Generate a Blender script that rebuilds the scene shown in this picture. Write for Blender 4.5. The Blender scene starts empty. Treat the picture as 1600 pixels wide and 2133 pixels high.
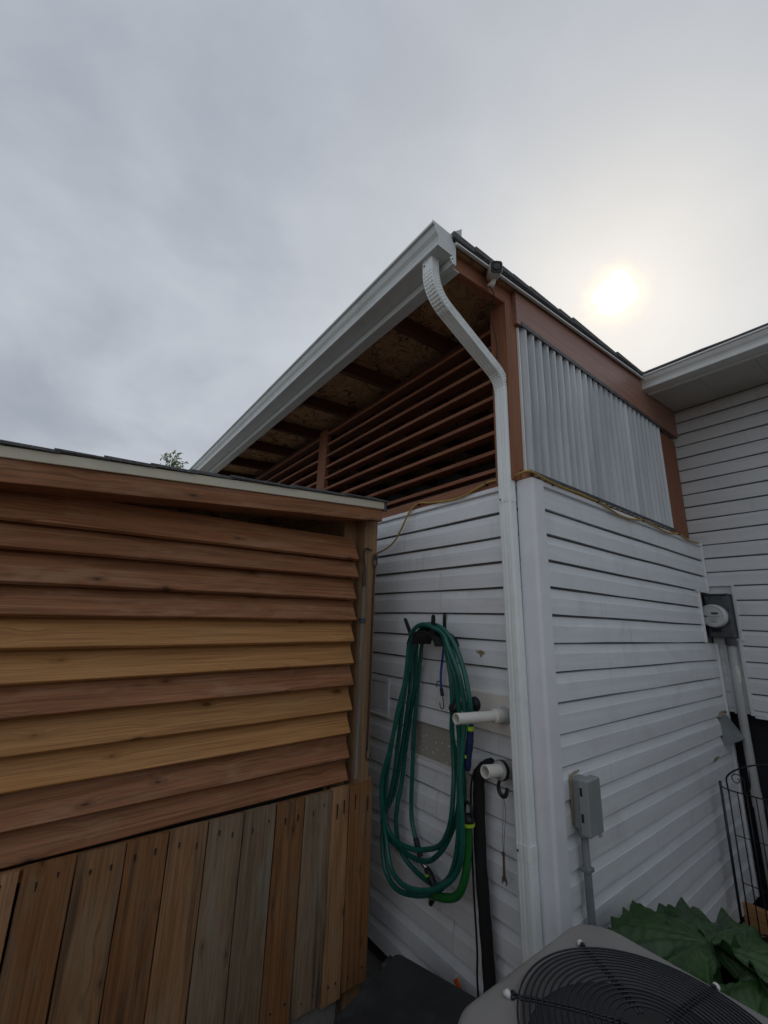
import bpy, bmesh, math, random
from mathutils import Vector, Matrix
rad = math.radians
random.seed(7)
scene = bpy.context.scene
COL = scene.collection

# ------------------------------------------------------------------ camera
# world: corner of the siding at x=0,y=0; +x runs along the meter wall, +y along the hose wall; z=0 is the top of the siding
GZ = -2.25
cam_d = bpy.data.cameras.new('camera'); cam = bpy.data.objects.new('camera', cam_d); COL.objects.link(cam)
cam_d.sensor_fit = 'VERTICAL'; cam_d.sensor_height = 24.0; cam_d.lens = 873.2 / 2133 * 24
cam_d.clip_start = 0.02; cam_d.clip_end = 600
r_ = Vector((0.78958781, -0.6127708, 0.03260421)); u_ = Vector((-0.18067679, -0.18137704, 0.96667382)); w_ = Vector((0.58643583, 0.76916469, 0.25392656))
M = Matrix((r_, u_, -w_)).transposed().to_4x4(); M.translation = Vector((-1.575, -0.998, -0.627))
cam.matrix_world = M
scene.camera = cam

# ------------------------------------------------------------------ world, sun, exposure
CZ = 22.7
SUN = Vector((0.7399, 0.2674, 0.6173)).normalized()
world = bpy.data.worlds.new('World'); scene.world = world; world.use_nodes = True
nt = world.node_tree; nt.nodes.clear()
class N:
    """tiny node-graph helper"""
    def __init__(s, tree): s.t = tree
    def __call__(s, kind, ins=None, **kw):
        n = s.t.nodes.new(kind)
        for k, v in kw.items(): setattr(n, k, v)
        for k, v in (ins or {}).items():
            i = n.inputs[k]
            if isinstance(v, bpy.types.NodeSocket): s.t.links.new(v, i)
            else: i.default_value = v
        return n
    def math(s, op, a, b=0.0, c=0.0, clamp=False):
        n = s.t.nodes.new('ShaderNodeMath'); n.operation = op; n.use_clamp = clamp
        for i, v in enumerate((a, b, c)):
            if isinstance(v, bpy.types.NodeSocket): s.t.links.new(v, n.inputs[i])
            else: n.inputs[i].default_value = v
        return n.outputs[0]
    def mix(s, f, a, b, blend='MIX'):
        n = s.t.nodes.new('ShaderNodeMix'); n.data_type = 'RGBA'; n.blend_type = blend
        for i, v in ((0, f), (6, a), (7, b)):
            if isinstance(v, bpy.types.NodeSocket): s.t.links.new(v, n.inputs[i])
            else: n.inputs[i].default_value = v if i == 0 else (*v, 1)
        return n.outputs[2]
    def smooth(s, x, a, b, lo=0.0, hi=1.0):
        n = s('ShaderNodeMapRange', {0: x, 1: a, 2: b, 3: lo, 4: hi}, interpolation_type='SMOOTHSTEP'); return n.outputs[0]
    def noise(s, vec, scale, detail=4, rough=.5, dist=0.0):
        return s('ShaderNodeTexNoise', {'Vector': vec, 'Scale': scale, 'Detail': detail, 'Roughness': rough, 'Distortion': dist}).outputs[0]
w = N(nt)
tc = w('ShaderNodeTexCoord')
d = w('ShaderNodeVectorMath', {0: tc.outputs['Generated']}, operation='NORMALIZE').outputs[0]
sep = w('ShaderNodeSeparateXYZ', {0: d})
up = w.math('MAXIMUM', sep.outputs[2], 0.0)
den = w.math('ADD', up, 0.32)
px = w.math('DIVIDE', sep.outputs[0], den); py = w.math('DIVIDE', sep.outputs[1], den)
cp = w('ShaderNodeCombineXYZ', {0: px, 1: py, 2: CZ}).outputs[0]
n1 = w.noise(cp, 0.95, 5, .52, .35)
n2 = w.noise(cp, 2.6, 7, .55, .5)
n3 = w.noise(cp, 6.5, 6, .6, .3)
dt = w('ShaderNodeVectorMath', {0: d, 1: SUN}, operation='DOT_PRODUCT').outputs['Value']
ang = w.math('ARCCOSINE', w.math('MINIMUM', dt, 0.99999))
cl = w.math('ADD', w.math('MULTIPLY', n1, 0.72), w.math('ADD', w.math('MULTIPLY', n2, 0.20), w.math('MULTIPLY', n3, 0.08)))
clf = w.smooth(cl, 0.38, 0.64)
base = w.mix(clf, (0.212, 0.233, 0.271), (0.335, 0.357, 0.388))
broad = w.smooth(ang, rad(82), rad(3))
broad2 = w.math('POWER', broad, 3.4)
glow = w.math('POWER', w.smooth(ang, rad(34), rad(1)), 2.6)
base2 = w.mix(w.math('MULTIPLY', broad2, 0.50), base, (0.47, 0.475, 0.47))
wob = w.math('ADD', ang, w.math('MULTIPLY', w.math('SUBTRACT', n3, 0.5), 0.05))
wob = w.math('ADD', wob, w.math('MULTIPLY', w.math('SUBTRACT', n2, 0.5), 0.03))
n4 = w.noise(cp, 19.0, 6, .62, .6)
wob = w.math('ADD', wob, w.math('MULTIPLY', w.math('SUBTRACT', n4, 0.5), 0.045))
halo = w.math('POWER', w.smooth(wob, rad(5.5), rad(.8)), 2.2)
disc = w.smooth(wob, rad(2.3), rad(1.3))
c3 = w.mix(w.math('MULTIPLY', glow, 0.30), base2, (0.56, 0.535, 0.49))
c4 = w.mix(w.math('MULTIPLY', halo, 0.85), c3, (0.78, 0.68, 0.50))
c5 = w.mix(disc, c4, (6.0, 5.6, 4.9))
sky = w('ShaderNodeTexSky', sky_type='NISHITA', sun_disc=False, sun_elevation=math.asin(SUN.z), sun_rotation=math.atan2(SUN.x, SUN.y))
sky.air_density = 1.5; sky.dust_density = 3.0
skyb = w('ShaderNodeVectorMath', {0: sky.outputs[0], 3: 0.05}, operation='SCALE').outputs[0]
tot = w.mix(0.93, (0, 0, 0), (0, 0, 0)); mixn = tot.node
nt.links.new(skyb, mixn.inputs[6]); nt.links.new(c5, mixn.inputs[7])
bg = w('ShaderNodeBackground', {'Color': tot, 'Strength': 1.26})
out = w('ShaderNodeOutputWorld', {0: bg.outputs[0]})
sl = bpy.data.lights.new('sun', 'SUN'); sl.energy = 1.4; sl.angle = rad(14); sl.color = (1, .93, .82)
so = bpy.data.objects.new('sun', sl); COL.objects.link(so); so.rotation_euler = SUN.to_track_quat('Z', 'Y').to_euler(); so.location = (3, 1, 6)
vs = scene.view_settings; vs.view_transform = 'Standard'; vs.look = 'None'; vs.exposure = 0.42; vs.gamma = 1.0; vs.use_curve_mapping = False
scene.render.engine = 'CYCLES'

# ------------------------------------------------------------------ materials
def mat(name, base, rough=.6, metal=0.0, var=0.08, nscale=6.0, bump=0.0, bscale=60.0, stretch=(1, 1, 1), spec=.35, dirt=None, dirt_amt=0.0, dscale=2.5, trans=0.0, streak=0.0):
    m = bpy.data.materials.new(name); m.use_nodes = True
    g = N(m.node_tree); b = m.node_tree.nodes['Principled BSDF']
    tcn = g('ShaderNodeTexCoord'); oi = g('ShaderNodeObjectInfo')
    off = g('ShaderNodeCombineXYZ', {0: g.math('MULTIPLY', oi.outputs['Random'], 31.0), 1: g.math('MULTIPLY', oi.outputs['Random'], 17.0), 2: 0.0})
    p = g('ShaderNodeVectorMath', {0: tcn.outputs['Object'], 1: off.outputs[0]}, operation='ADD').outputs[0]
    ps = g('ShaderNodeVectorMath', {0: p, 1: stretch}, operation='MULTIPLY').outputs[0]
    n = g.noise(ps, nscale, 5, .6, .2)
    lo = tuple(c * (1 - var) for c in base); hi = tuple(min(1, c * (1 + var)) for c in base)
    c = g.mix(g.smooth(n, .3, .7), lo, hi)
    if dirt:
        dn = g.noise(p, dscale, 7, .68, .6)
        c = g.mix(g.math('MULTIPLY', g.smooth(dn, .48, .74), dirt_amt), c, dirt)
    if streak:
        sv = g('ShaderNodeVectorMath', {0: p, 1: (34, 34, 2.2)}, operation='MULTIPLY').outputs[0]; sn = g.noise(sv, 1.0, 4, .65, .3); pt = g.noise(p, 1.7, 3, .5)
        c = g.mix(g.math('MULTIPLY', g.math('MULTIPLY', g.smooth(sn, .52, .74), g.smooth(pt, .45, .65)), streak), c, tuple(q * .55 for q in base))
    m.node_tree.links.new(c, b.inputs['Base Color'])
    rn = g.smooth(n, .2, .8, max(.02, rough - .08), min(1, rough + .08)); m.node_tree.links.new(rn, b.inputs['Roughness'])
    b.inputs['Metallic'].default_value = metal; b.inputs['Specular IOR Level'].default_value = spec
    if trans: b.inputs['Transmission Weight'].default_value = trans
    if bump:
        bn = g.noise(ps, bscale, 4, .6)
        bp = g('ShaderNodeBump', {'Strength': bump, 'Distance': .002, 'Height': bn}); m.node_tree.links.new(bp.outputs[0], b.inputs['Normal'])
    return m

def wood(name, c1, c2, dark, rough=.7, knots=True, grey=(.30, .27, .24), grey_amt=.25, jitter=.35, stain=0.0):
    """board material: local X runs along the grain"""
    m = bpy.data.materials.new(name); m.use_nodes = True
    g = N(m.node_tree); b = m.node_tree.nodes['Principled BSDF']; L = m.node_tree.links
    tcn = g('ShaderNodeTexCoord'); oi = g('ShaderNodeObjectInfo'); rnd = oi.outputs['Random']
    off = g('ShaderNodeCombineXYZ', {0: g.math('MULTIPLY', rnd, 41.0), 1: g.math('MULTIPLY', rnd, 7.3), 2: g.math('MULTIPLY', rnd, 3.1)})
    p = g('ShaderNodeVectorMath', {0: tcn.outputs['Object'], 1: off.outputs[0]}, operation='ADD').outputs[0]
    kp = g('ShaderNodeVectorMath', {0: p, 1: (3.6, 9.5, 3.0)}, operation='MULTIPLY').outputs[0]
    kv = g('ShaderNodeTexVoronoi', {'Vector': kp, 'Scale': 1.0, 'Randomness': 1.0}, feature='F1', voronoi_dimensions='2D')
    kd = kv.outputs['Distance']
    warp = g.math('MULTIPLY', g.smooth(kd, .26, .04), .010)
    wv = g('ShaderNodeCombineXYZ', {0: 0.0, 1: warp, 2: 0.0}).outputs[0]
    p2 = g('ShaderNodeVectorMath', {0: p, 1: wv}, operation='ADD').outputs[0]
    a = g('ShaderNodeVectorMath', {0: p2, 1: (1.1, 20, 12)}, operation='MULTIPLY').outputs[0]
    n_a = g.noise(a, 1.6, 5, .55, .8)
    f = g('ShaderNodeVectorMath', {0: p2, 1: (3, 170, 90)}, operation='MULTIPLY').outputs[0]
    n_f = g.noise(f, 1.0, 3, .6, .2)
    rings = g('ShaderNodeTexWave', {'Vector': a, 'Scale': 1.1, 'Distortion': 7.0, 'Detail': 4.0, 'Detail Scale': 1.4, 'Detail Roughness': .6}, bands_direction='Y')
    c = g.mix(g.smooth(n_a, .3, .7), c1, c2)
    c = g.mix(g.math('MULTIPLY', g.smooth(rings.outputs['Fac'], .6, 1.0), .14), c, dark)
    c = g.mix(g.math('MULTIPLY', g.smooth(n_f, .44, .66), .55), c, dark)
    gn = g.noise(g('ShaderNodeVectorMath', {0: p, 1: (1.6, 7, 5)}, operation='MULTIPLY').outputs[0], 2.2, 6, .65, .5)
    c = g.mix(g.math('MULTIPLY', g.smooth(gn, .46, .72), grey_amt), c, grey)
    if stain:
        sn = g.noise(g('ShaderNodeVectorMath', {0: p, 1: (1.2, 26, 8)}, operation='MULTIPLY').outputs[0], 1.0, 4, .6, .3)
        c = g.mix(g.math('MULTIPLY', g.smooth(sn, .5, .72), stain), c, (.035, .03, .026))
    if knots:
        kn = g.noise(p, 30, 2, .5); kw = g.math('ADD', kd, g.math('MULTIPLY', kn, .12))
        sc3 = g('ShaderNodeSeparateColor', {0: kv.outputs['Color']}); sel = g.math('GREATER_THAN', sc3.outputs[0], .66); kw = g.math('ADD', kw, g.math('MULTIPLY', sc3.outputs[1], .075))
        ring = g.math('MULTIPLY', g.smooth(kw, .26, .17), sel); core = g.math('MULTIPLY', g.smooth(kw, .165, .10), sel)
        c = g.mix(g.math('MULTIPLY', ring, .35), c, tuple(q * .9 for q in dark))
        c = g.mix(g.math('MULTIPLY', core, .8), c, tuple(q * .40 for q in dark))
    v = g.math('ADD', 1.0 - jitter / 2, g.math('MULTIPLY', rnd, jitter))
    h = g('ShaderNodeHueSaturation', {'Hue': .5, 'Saturation': 1.0, 'Value': v, 'Fac': 1.0, 'Color': c})
    L.new(h.outputs[0], b.inputs['Base Color']); b.inputs['Roughness'].default_value = rough; b.inputs['Specular IOR Level'].default_value = .25
    hh = g.math('ADD', g.math('MULTIPLY', n_f, .6), g.math('MULTIPLY', n_a, .8))
    bp = g('ShaderNodeBump', {'Strength': .45, 'Distance': .0016, 'Height': hh}); L.new(bp.outputs[0], b.inputs['Normal'])
    return m

MT = {}
MT['siding'] = mat('vinyl_siding', (.745, .775, .795), .42, var=.05, nscale=3.0, bump=.5, bscale=26, stretch=(.35, 1, 9), dirt=(.56, .565, .555), dirt_amt=.45, dscale=3.2, streak=.35)
MT['siding_house'] = mat('vinyl_siding_house', (.63, .645, .65), .45, var=.04, nscale=3.0, bump=.4, bscale=26, stretch=(.35, 1, 9), dirt=(.47, .475, .475), dirt_amt=.4, dscale=3, streak=.3)
MT['trim'] = mat('vinyl_trim', (.76, .775, .80), .42, var=.03, dirt=(.58, .59, .59), dirt_amt=.25, dscale=4)
MT['alu'] = mat('painted_aluminium', (.80, .845, .835), .34, var=.03, spec=.5, nscale=4, dirt=(.62, .65, .64), dirt_amt=.35, dscale=5)
MT['alu_gutter'] = mat('grey_white_gutter', (.60, .635, .62), .36, var=.04, spec=.5, nscale=4, dirt=(.38, .39, .37), dirt_amt=.45, dscale=4)
MT['alu_house'] = mat('painted_aluminium_house', (.62, .63, .61), .4, var=.03, spec=.5, dirt=(.42, .41, .38), dirt_amt=.4, dscale=4)
MT['soffit'] = mat('soffit_panel', (.45, .44, .40), .5, var=.04, dirt=(.25, .24, .21), dirt_amt=.3)
MT['brown'] = wood('brown_painted_timber', (.255, .105, .054), (.31, .132, .070), (.135, .055, .030), .62, knots=False, grey_amt=.06, jitter=.18)
MT['rake'] = wood('brown_plywood', (.29, .15, .108), (.36, .19, .14), (.18, .088, .06), .42, knots=False, grey_amt=.15, grey=(.38, .27, .22), jitter=.1)
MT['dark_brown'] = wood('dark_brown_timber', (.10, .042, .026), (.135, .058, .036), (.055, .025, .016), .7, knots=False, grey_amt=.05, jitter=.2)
MT['slat_red'] = wood('stained_slat_red', (.245, .102, .044), (.35, .156, .072), (.10, .039, .018), .62, grey=(.42, .26, .155), grey_amt=.45, jitter=.25)
MT['slat_tan'] = wood('stained_slat_tan', (.41, .198, .066), (.52, .265, .098), (.22, .094, .030), .55, grey=(.40, .28, .15), grey_amt=.15, jitter=.18)
MT['fence'] = wood('weathered_cedar_board', (.285, .150, .068), (.385, .215, .105), (.115, .056, .027), .8, grey=(.30, .225, .14), grey_amt=.6, jitter=.45, stain=.6)
MT['fence_b'] = wood('orange_cedar_board', (.225, .100, .038), (.30, .145, .058), (.10, .045, .020), .75, grey=(.23, .17, .11), grey_amt=.45, jitter=.3, stain=.75)
MT['fence_c'] = wood('grey_cedar_board', (.235, .165, .10), (.31, .225, .145), (.11, .075, .048), .85, grey=(.27, .235, .18), grey_amt=.75, jitter=.3, stain=.8)
MT['post'] = wood('brown_treated_post', (.30, .180, .095), (.37, .235, .125), (.16, .09, .05), .75, grey_amt=.2, jitter=.2)
MT['rough_grey_wood'] = wood('grey_weathered_handle', (.17, .155, .135), (.25, .23, .205), (.10, .09, .078), .85, knots=False, grey_amt=.5, jitter=.1)
MT['bed_wood'] = wood('orange_bed_timber', (.38, .19, .075), (.46, .25, .105), (.22, .11, .05), .75, grey_amt=.1)
MT['shingle'] = mat('asphalt_shingle', (.13, .132, .135), .95, var=.45, nscale=160, bump=1.0, bscale=240, spec=.1)
MT['cream'] = mat('cream_drip_edge', (.58, .54, .42), .4, var=.04, dirt=(.36, .34, .28), dirt_amt=.4, dscale=6)
MT['black'] = mat('black_plastic', (.018, .019, .021), .45, var=.15)
MT['black_matte'] = mat('black_foam', (.013, .013, .014), .85, var=.25, bump=.5, bscale=30)
MT['black_metal'] = mat('black_wire', (.012, .013, .020), .38, spec=.5)
MT['tar'] = mat('black_foundation_coating', (.012, .012, .015), .8, var=.4, nscale=3, bump=.8, bscale=25)
MT['hose'] = mat('teal_hose_rubber', (.006, .105, .080), .30, var=.12, nscale=9, spec=.5, dirt=(.03, .12, .10), dirt_amt=.3)
MT['hose_green'] = mat('green_hose_rubber', (.015, .145, .030), .36, var=.1)
MT['lime'] = mat('lime_plastic', (.36, .58, .03), .4)
MT['navy'] = mat('navy_rubber', (.014, .026, .095), .5)
MT['pvc'] = mat('white_pvc', (.68, .66, .61), .38, var=.04, dirt=(.45, .41, .34), dirt_amt=.4, dscale=9)
MT['pvc_grey'] = mat('grey_pvc', (.40, .41, .40), .45, var=.05, dirt=(.3, .29, .26), dirt_amt=.35)
MT['pvc_dark'] = mat('grey_conduit', (.20, .215, .22), .5, var=.06)
MT['boxgrey'] = mat('grey_box_plastic', (.26, .285, .285), .45, var=.05, dirt=(.36, .37, .36), dirt_amt=.25, dscale=14)
MT['galv'] = mat('dull_galvanised_steel', (.085, .092, .096), .55, metal=.3, var=.35, nscale=26, bump=.2, bscale=40)
MT['steel'] = mat('steel', (.50, .51, .52), .3, metal=1.0, var=.12)
MT['hoodgrey'] = mat('grey_hood_steel', (.26, .285, .29), .38, metal=.2, var=.06, dirt=(.2, .2, .19), dirt_amt=.3)
MT['glass'] = mat('meter_cover', (.55, .57, .58), .12, spec=.6, var=.03)
MT['meter_face'] = mat('meter_face', (.50, .51, .50), .4, var=.03)
MT['lcd'] = mat('lcd_screen', (.05, .055, .05), .2)
MT['ac'] = mat('taupe_painted_steel', (.250, .236, .222), .40, var=.04, spec=.45, dirt=(.19, .18, .17), dirt_amt=.35, dscale=5)
MT['shroud'] = mat('dark_fan_shroud', (.055, .055, .056), .6)
MT['leaf'] = mat('rhubarb_leaf', (.026, .064, .018), .46, var=.35, nscale=12, bump=.9, bscale=34, spec=.4, dirt=(.045, .095, .024), dirt_amt=.5, dscale=9)
MT['stalk'] = mat('rhubarb_stalk', (.16, .10, .05), .5, var=.3)
MT['treeleaf'] = mat('tree_leaf', (.08, .12, .035), .6, var=.35)
MT['bark'] = mat('tree_bark', (.10, .08, .06), .9, var=.3, bump=.6)
MT['bin'] = mat('charcoal_lid', (.033, .034, .035), .6, var=.2, bump=.4, bscale=120, dirt=(.07, .07, .07), dirt_amt=.4, dscale=16)
MT['concrete'] = mat('concrete', (.22, .22, .205), .9, var=.18, nscale=14, bump=.7, bscale=90, dirt=(.11, .11, .09), dirt_amt=.6)
MT['cord'] = mat('yellow_cord', (.42, .27, .055), .5, var=.08)
MT['foam'] = mat('tan_sealant', (.30, .235, .15), .85, var=.3, bump=.8)
MT['orange'] = mat('orange_print', (.75, .16, .03), .4)
MT['bluep'] = mat('blue_print', (.04, .09, .38), .4)
MT['whitep'] = mat('white_print', (.7, .7, .7), .4)
MT['bluecord'] = mat('blue_bungee', (.03, .06, .32), .6, var=.4, nscale=60)
MT['browncord'] = mat('brown_bungee', (.055, .03, .025), .7, var=.3, nscale=50)
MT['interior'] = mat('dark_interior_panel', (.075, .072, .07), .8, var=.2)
MT['stain'] = mat('dark_iron_stain', (.030, .020, .014), .9, var=.3)
MT['sheath'] = mat('lap_shade_sheathing', (.20, .21, .22), .9, var=.2)  # wall core grey, darkened to put shadow lines into the siding lap gaps
MT['bare'] = mat('bare_sheathing', (.14, .12, .09), .9, var=.2)
MT['debris'] = mat('dry_leaf_litter', (.30, .22, .12), .8, var=.4)

def osb():
    m = bpy.data.materials.new('osb_sheathing'); m.use_nodes = True; g = N(m.node_tree); b = m.node_tree.nodes['Principled BSDF']
    p = g('ShaderNodeTexCoord').outputs['Object']
    wn = g.noise(p, 6, 2); pw = g('ShaderNodeVectorMath', {0: p, 1: g('ShaderNodeCombineXYZ', {0: wn, 1: wn, 2: 0.0}).outputs[0]}, operation='ADD').outputs[0]
    cols = None
    for i, (sc, rot) in enumerate((((34, 9, 5), .5), ((9, 30, 5), .2), ((30, 12, 5), -.6))):
        mp = g('ShaderNodeMapping', {0: pw, 2: (0, 0, rot), 3: sc})
        v = g('ShaderNodeTexVoronoi', {'Vector': mp.outputs[0], 'Scale': 1.0})
        s = g('ShaderNodeSeparateColor', {0: v.outputs['Color']}).outputs[0]
        cols = s if cols is None else g.math('MULTIPLY', g.math('ADD', cols, s), .62)
    c = g.mix(g.smooth(cols, .15, .85), (.13, .058, .027), (.52, .315, .155))
    m.node_tree.links.new(c, b.inputs['Base Color']); b.inputs['Roughness'].default_value = .85
    bp = g('ShaderNodeBump', {'Strength': .6, 'Distance': .003, 'Height': cols}); m.node_tree.links.new(bp.outputs[0], b.inputs['Normal'])
    return m
MT['osb'] = osb()
def corrugated():
    m = bpy.data.materials.new('smoky_corrugated_plastic'); m.use_nodes = True; g = N(m.node_tree); nt_ = m.node_tree
    b = nt_.nodes['Principled BSDF']; p = g('ShaderNodeTexCoord').outputs['Object']
    n = g.noise(g('ShaderNodeVectorMath', {0: p, 1: (5, 5, .5)}, operation='MULTIPLY').outputs[0], 1.4, 4, .6)
    c = g.mix(g.smooth(n, .3, .7), (.44, .475, .495), (.66, .695, .71)); nt_.links.new(c, b.inputs['Base Color'])
    b.inputs['Roughness'].default_value = .2; b.inputs['Specular IOR Level'].default_value = .75
    t = g('ShaderNodeBsdfTranslucent', {'Color': (.6, .62, .63, 1)})
    mx = g('ShaderNodeMixShader', {0: .12, 1: b.outputs[0], 2: t.outputs[0]})
    nt_.links.new(mx.outputs[0], nt_.nodes['Material Output'].inputs[0]); return m
MT['corr'] = corrugated()
def ground_mat():
    m = bpy.data.materials.new('ground_concrete_soil'); m.use_nodes = True; g = N(m.node_tree); b = m.node_tree.nodes['Principled BSDF']
    p = g('ShaderNodeTexCoord').outputs['Object']
    n = g.noise(p, 2.0, 8, .65); n2 = g.noise(p, 60, 4, .7)
    c = g.mix(n, (.15, .147, .136), (.21, .205, .192)); c = g.mix(g.math('MULTIPLY', n2, .4), c, (.11, .105, .095))
    m.node_tree.links.new(c, b.inputs['Base Color']); b.inputs['Roughness'].default_value = .95
    bp = g('ShaderNodeBump', {'Strength': .7, 'Distance': .01, 'Height': n2}); m.node_tree.links.new(bp.outputs[0], b.inputs['Normal']); return m
MT['ground'] = ground_mat()
MT['soil'] = mat('dark_soil', (.030, .024, .019), .95, var=.5, nscale=30, bump=1.0, bscale=60)
def perf():
    m = bpy.data.materials.new('perforated_taupe_panel'); m.use_nodes = True; g = N(m.node_tree); b = m.node_tree.nodes['Principled BSDF']
    p = g('ShaderNodeTexCoord').outputs['Object']
    v = g('ShaderNodeTexVoronoi', {'Vector': p, 'Scale': 52.0, 'Randomness': .7}, voronoi_dimensions='3D')
    dots = g.smooth(v.outputs['Distance'], .30, .20)
    sx = g('ShaderNodeSeparateXYZ', {0: p}).outputs[0]
    ln = g.math('ABSOLUTE', g.math('SUBTRACT', g.math('FRACT', g.math('MULTIPLY', g.math('ADD', sx, g.math('MULTIPLY', g.noise(p, 9, 2), .01)), 24.0)), .5))
    lines = g.smooth(ln, .05, .02)
    c = g.mix(dots, (.36, .345, .305), (.80, .79, .76)); c = g.mix(g.math('MULTIPLY', lines, .35), c, (.42, .39, .33))
    m.node_tree.links.new(c, b.inputs['Base Color']); b.inputs['Roughness'].default_value = .6; return m
MT['perf'] = perf()

# ------------------------------------------------------------------ mesh helpers
class MB:
    def __init__(s): s.v = []; s.f = []
    def add(s, vs, fs):
        o = len(s.v); s.v += [Vector(q) for q in vs]; s.f += [tuple(i + o for i in f) for f in fs]; return s
    def box(s, x0, x1, y0, y1, z0, z1):
        return s.add([(x0, y0, z0), (x1, y0, z0), (x1, y1, z0), (x0, y1, z0), (x0, y0, z1), (x1, y0, z1), (x1, y1, z1), (x0, y1, z1)],
                     [(0, 3, 2, 1), (4, 5, 6, 7), (0, 1, 5, 4), (1, 2, 6, 5), (2, 3, 7, 6), (3, 0, 4, 7)])
    def loft(s, rings, closed=True, cap=True):
        n = len(rings[0]); o = len(s.v)
        for r in rings: s.v += [Vector(q) for q in r]
        for i in range(len(rings) - 1):
            for j in range(n if closed else n - 1):
                k = (j + 1) % n
                s.f.append((o + i * n + j, o + i * n + k, o + (i + 1) * n + k, o + (i + 1) * n + j))
        if cap and closed:
            s.f.append(tuple(o + j for j in reversed(range(n)))); s.f.append(tuple(o + (len(rings) - 1) * n + j for j in range(n)))
        return s
    def tube(s, path, r, n=10, closed=False, squash=1.0):
        path = [Vector(p) for p in path]; m = len(path); rs = r if isinstance(r, (list, tuple)) else [r] * m
        T = []
        for i in range(m):
            a = path[(i - 1) % m] if (closed or i > 0) else path[i]; b = path[(i + 1) % m] if (closed or i < m - 1) else path[i]
            T.append((b - a).normalized())
        nn = T[0].orthogonal().normalized(); rings = []
        for i in range(m):
            nn = (nn - T[i] * nn.dot(T[i])).normalized(); bb = T[i].cross(nn)
            rings.append([path[i] + (nn * math.cos(2 * math.pi * k / n) + bb * math.sin(2 * math.pi * k / n) * squash) * rs[i] for k in range(n)])
        if closed: rings.append(rings[0]); return s.loft(rings, cap=False)
        return s.loft(rings)
    def lathe(s, prof, c, axis, n=24):
        """prof: (radius, distance along axis) pairs"""
        ax = Vector(axis).normalized(); a = ax.orthogonal().normalized(); b = ax.cross(a); c = Vector(c)
        rings = [[c + ax * h + (a * math.cos(2 * math.pi * k / n) + b * math.sin(2 * math.pi * k / n)) * max(r, 1e-5) for k in range(n)] for r, h in prof]
        return s.loft(rings)
    def prism(s, prof, fn0, fn1): return s.loft([[fn0(*q) for q in prof], [fn1(*q) for q in prof]])

WLOC = {}
def obj(name, mb, m, parent=None, rot=None, smooth=False, bevel=0.0, autosmooth=None):
    """ONE mesh object from world-space geometry; origin in its middle; rot (3x3) = local axes so grain follows the piece"""
    vs = mb.v; lo = Vector([min(v[i] for v in vs) for i in range(3)]); hi = Vector([max(v[i] for v in vs) for i in range(3)]); c = (lo + hi) / 2
    R = rot if rot is not None else Matrix.Identity(3); Ri = R.inverted()
    me = bpy.data.meshes.new(name); me.from_pydata([Ri @ (v - c) for v in vs], [], mb.f); me.materials.append(m)
    bm = bmesh.new(); bm.from_mesh(me); bmesh.ops.recalc_face_normals(bm, faces=bm.faces)
    if bevel:
        es = [e for e in bm.edges if len(e.link_faces) == 2 and e.calc_face_angle(0) > .6]
        bmesh.ops.bevel(bm, geom=es, offset=bevel, segments=1, affect='EDGES', clamp_overlap=True)
    bm.to_mesh(me); bm.free()
    if smooth:
        me.polygons.foreach_set('use_smooth', [True] * len(me.polygons))
        if autosmooth: me.set_sharp_from_angle(angle=rad(autosmooth))
    o = bpy.data.objects.new(name, me); COL.objects.link(o)
    pl = WLOC.get(parent.name, Vector()) if parent else Vector()
    o.location = c - pl; o.rotation_mode = 'QUATERNION'; o.rotation_quaternion = R.to_quaternion()
    if parent: o.parent = parent
    if rot is None: WLOC[o.name] = c
    return o
def thing(name, loc, label, cat, group=None):
    o = bpy.data.objects.new(name, None); COL.objects.link(o); o.location = loc; o.empty_display_size = .1
    WLOC[o.name] = Vector(loc); return tag(o, label, cat, group)
def tag(o, label, cat, group=None):
    o['label'] = label; o['category'] = cat
    if group: o['group'] = group
    return o
def struct(o): o['kind'] = 'structure'; return o
RY = Matrix(((0, -1, 0), (1, 0, 0), (0, 0, 1)))              # local X -> world +y
RZ = Matrix(((0, 1, 0), (0, 0, 1), (1, 0, 0)))               # local X -> world z, local Y -> world x, local Z -> world y
RZL = Matrix(((0, 0, 1), (0, 1, 0), (1, 0, 0)))              # local X -> z, Y -> y, Z -> x
if RZL.determinant() < 0: RZL = Matrix(((0, 0, -1), (0, 1, 0), (1, 0, 0)))
RXF = Matrix(((1, 0, 0), (0, 0, -1), (0, 1, 0)))             # local X -> x, local Y -> z
RYF = Matrix(((0, 0, 1), (1, 0, 0), (0, 1, 0)))              # local X -> y, local Y -> z

def board(name, p0, p1, width_dir, width, thick, m, parent=None, bevel=.002, segs=6, bow=.0015, taper=0):
    """plank from p0 to p1 (centre line); local X along it, Y across, slightly bowed"""
    p0 = Vector(p0); p1 = Vector(p1); X = (p1 - p0).normalized(); Y = Vector(width_dir); Y = (Y - X * Y.dot(X)).normalized(); Z = X.cross(Y)
    rings = []; ph = random.uniform(0, 6.28); am = random.uniform(-bow, bow)
    for i in range(segs + 1):
        t = i / segs; c = p0.lerp(p1, t) + Z * (am * math.sin(math.pi * t)) + Y * (random.uniform(-.3, .3) * bow)
        hw, ht = width / 2, thick / 2
        e = min(.0018, thick * .2)
        rings.append([c + Y * a + Z * b for a, b in ((-hw + e, -ht), (hw - e, -ht), (hw, -ht + e), (hw, ht - e), (hw - e, ht), (-hw + e, ht), (-hw, ht - e), (-hw, -ht + e))])
    return obj(name, MB().loft(rings), m, parent, rot=Matrix((X, Y, Z)).transposed())

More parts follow.
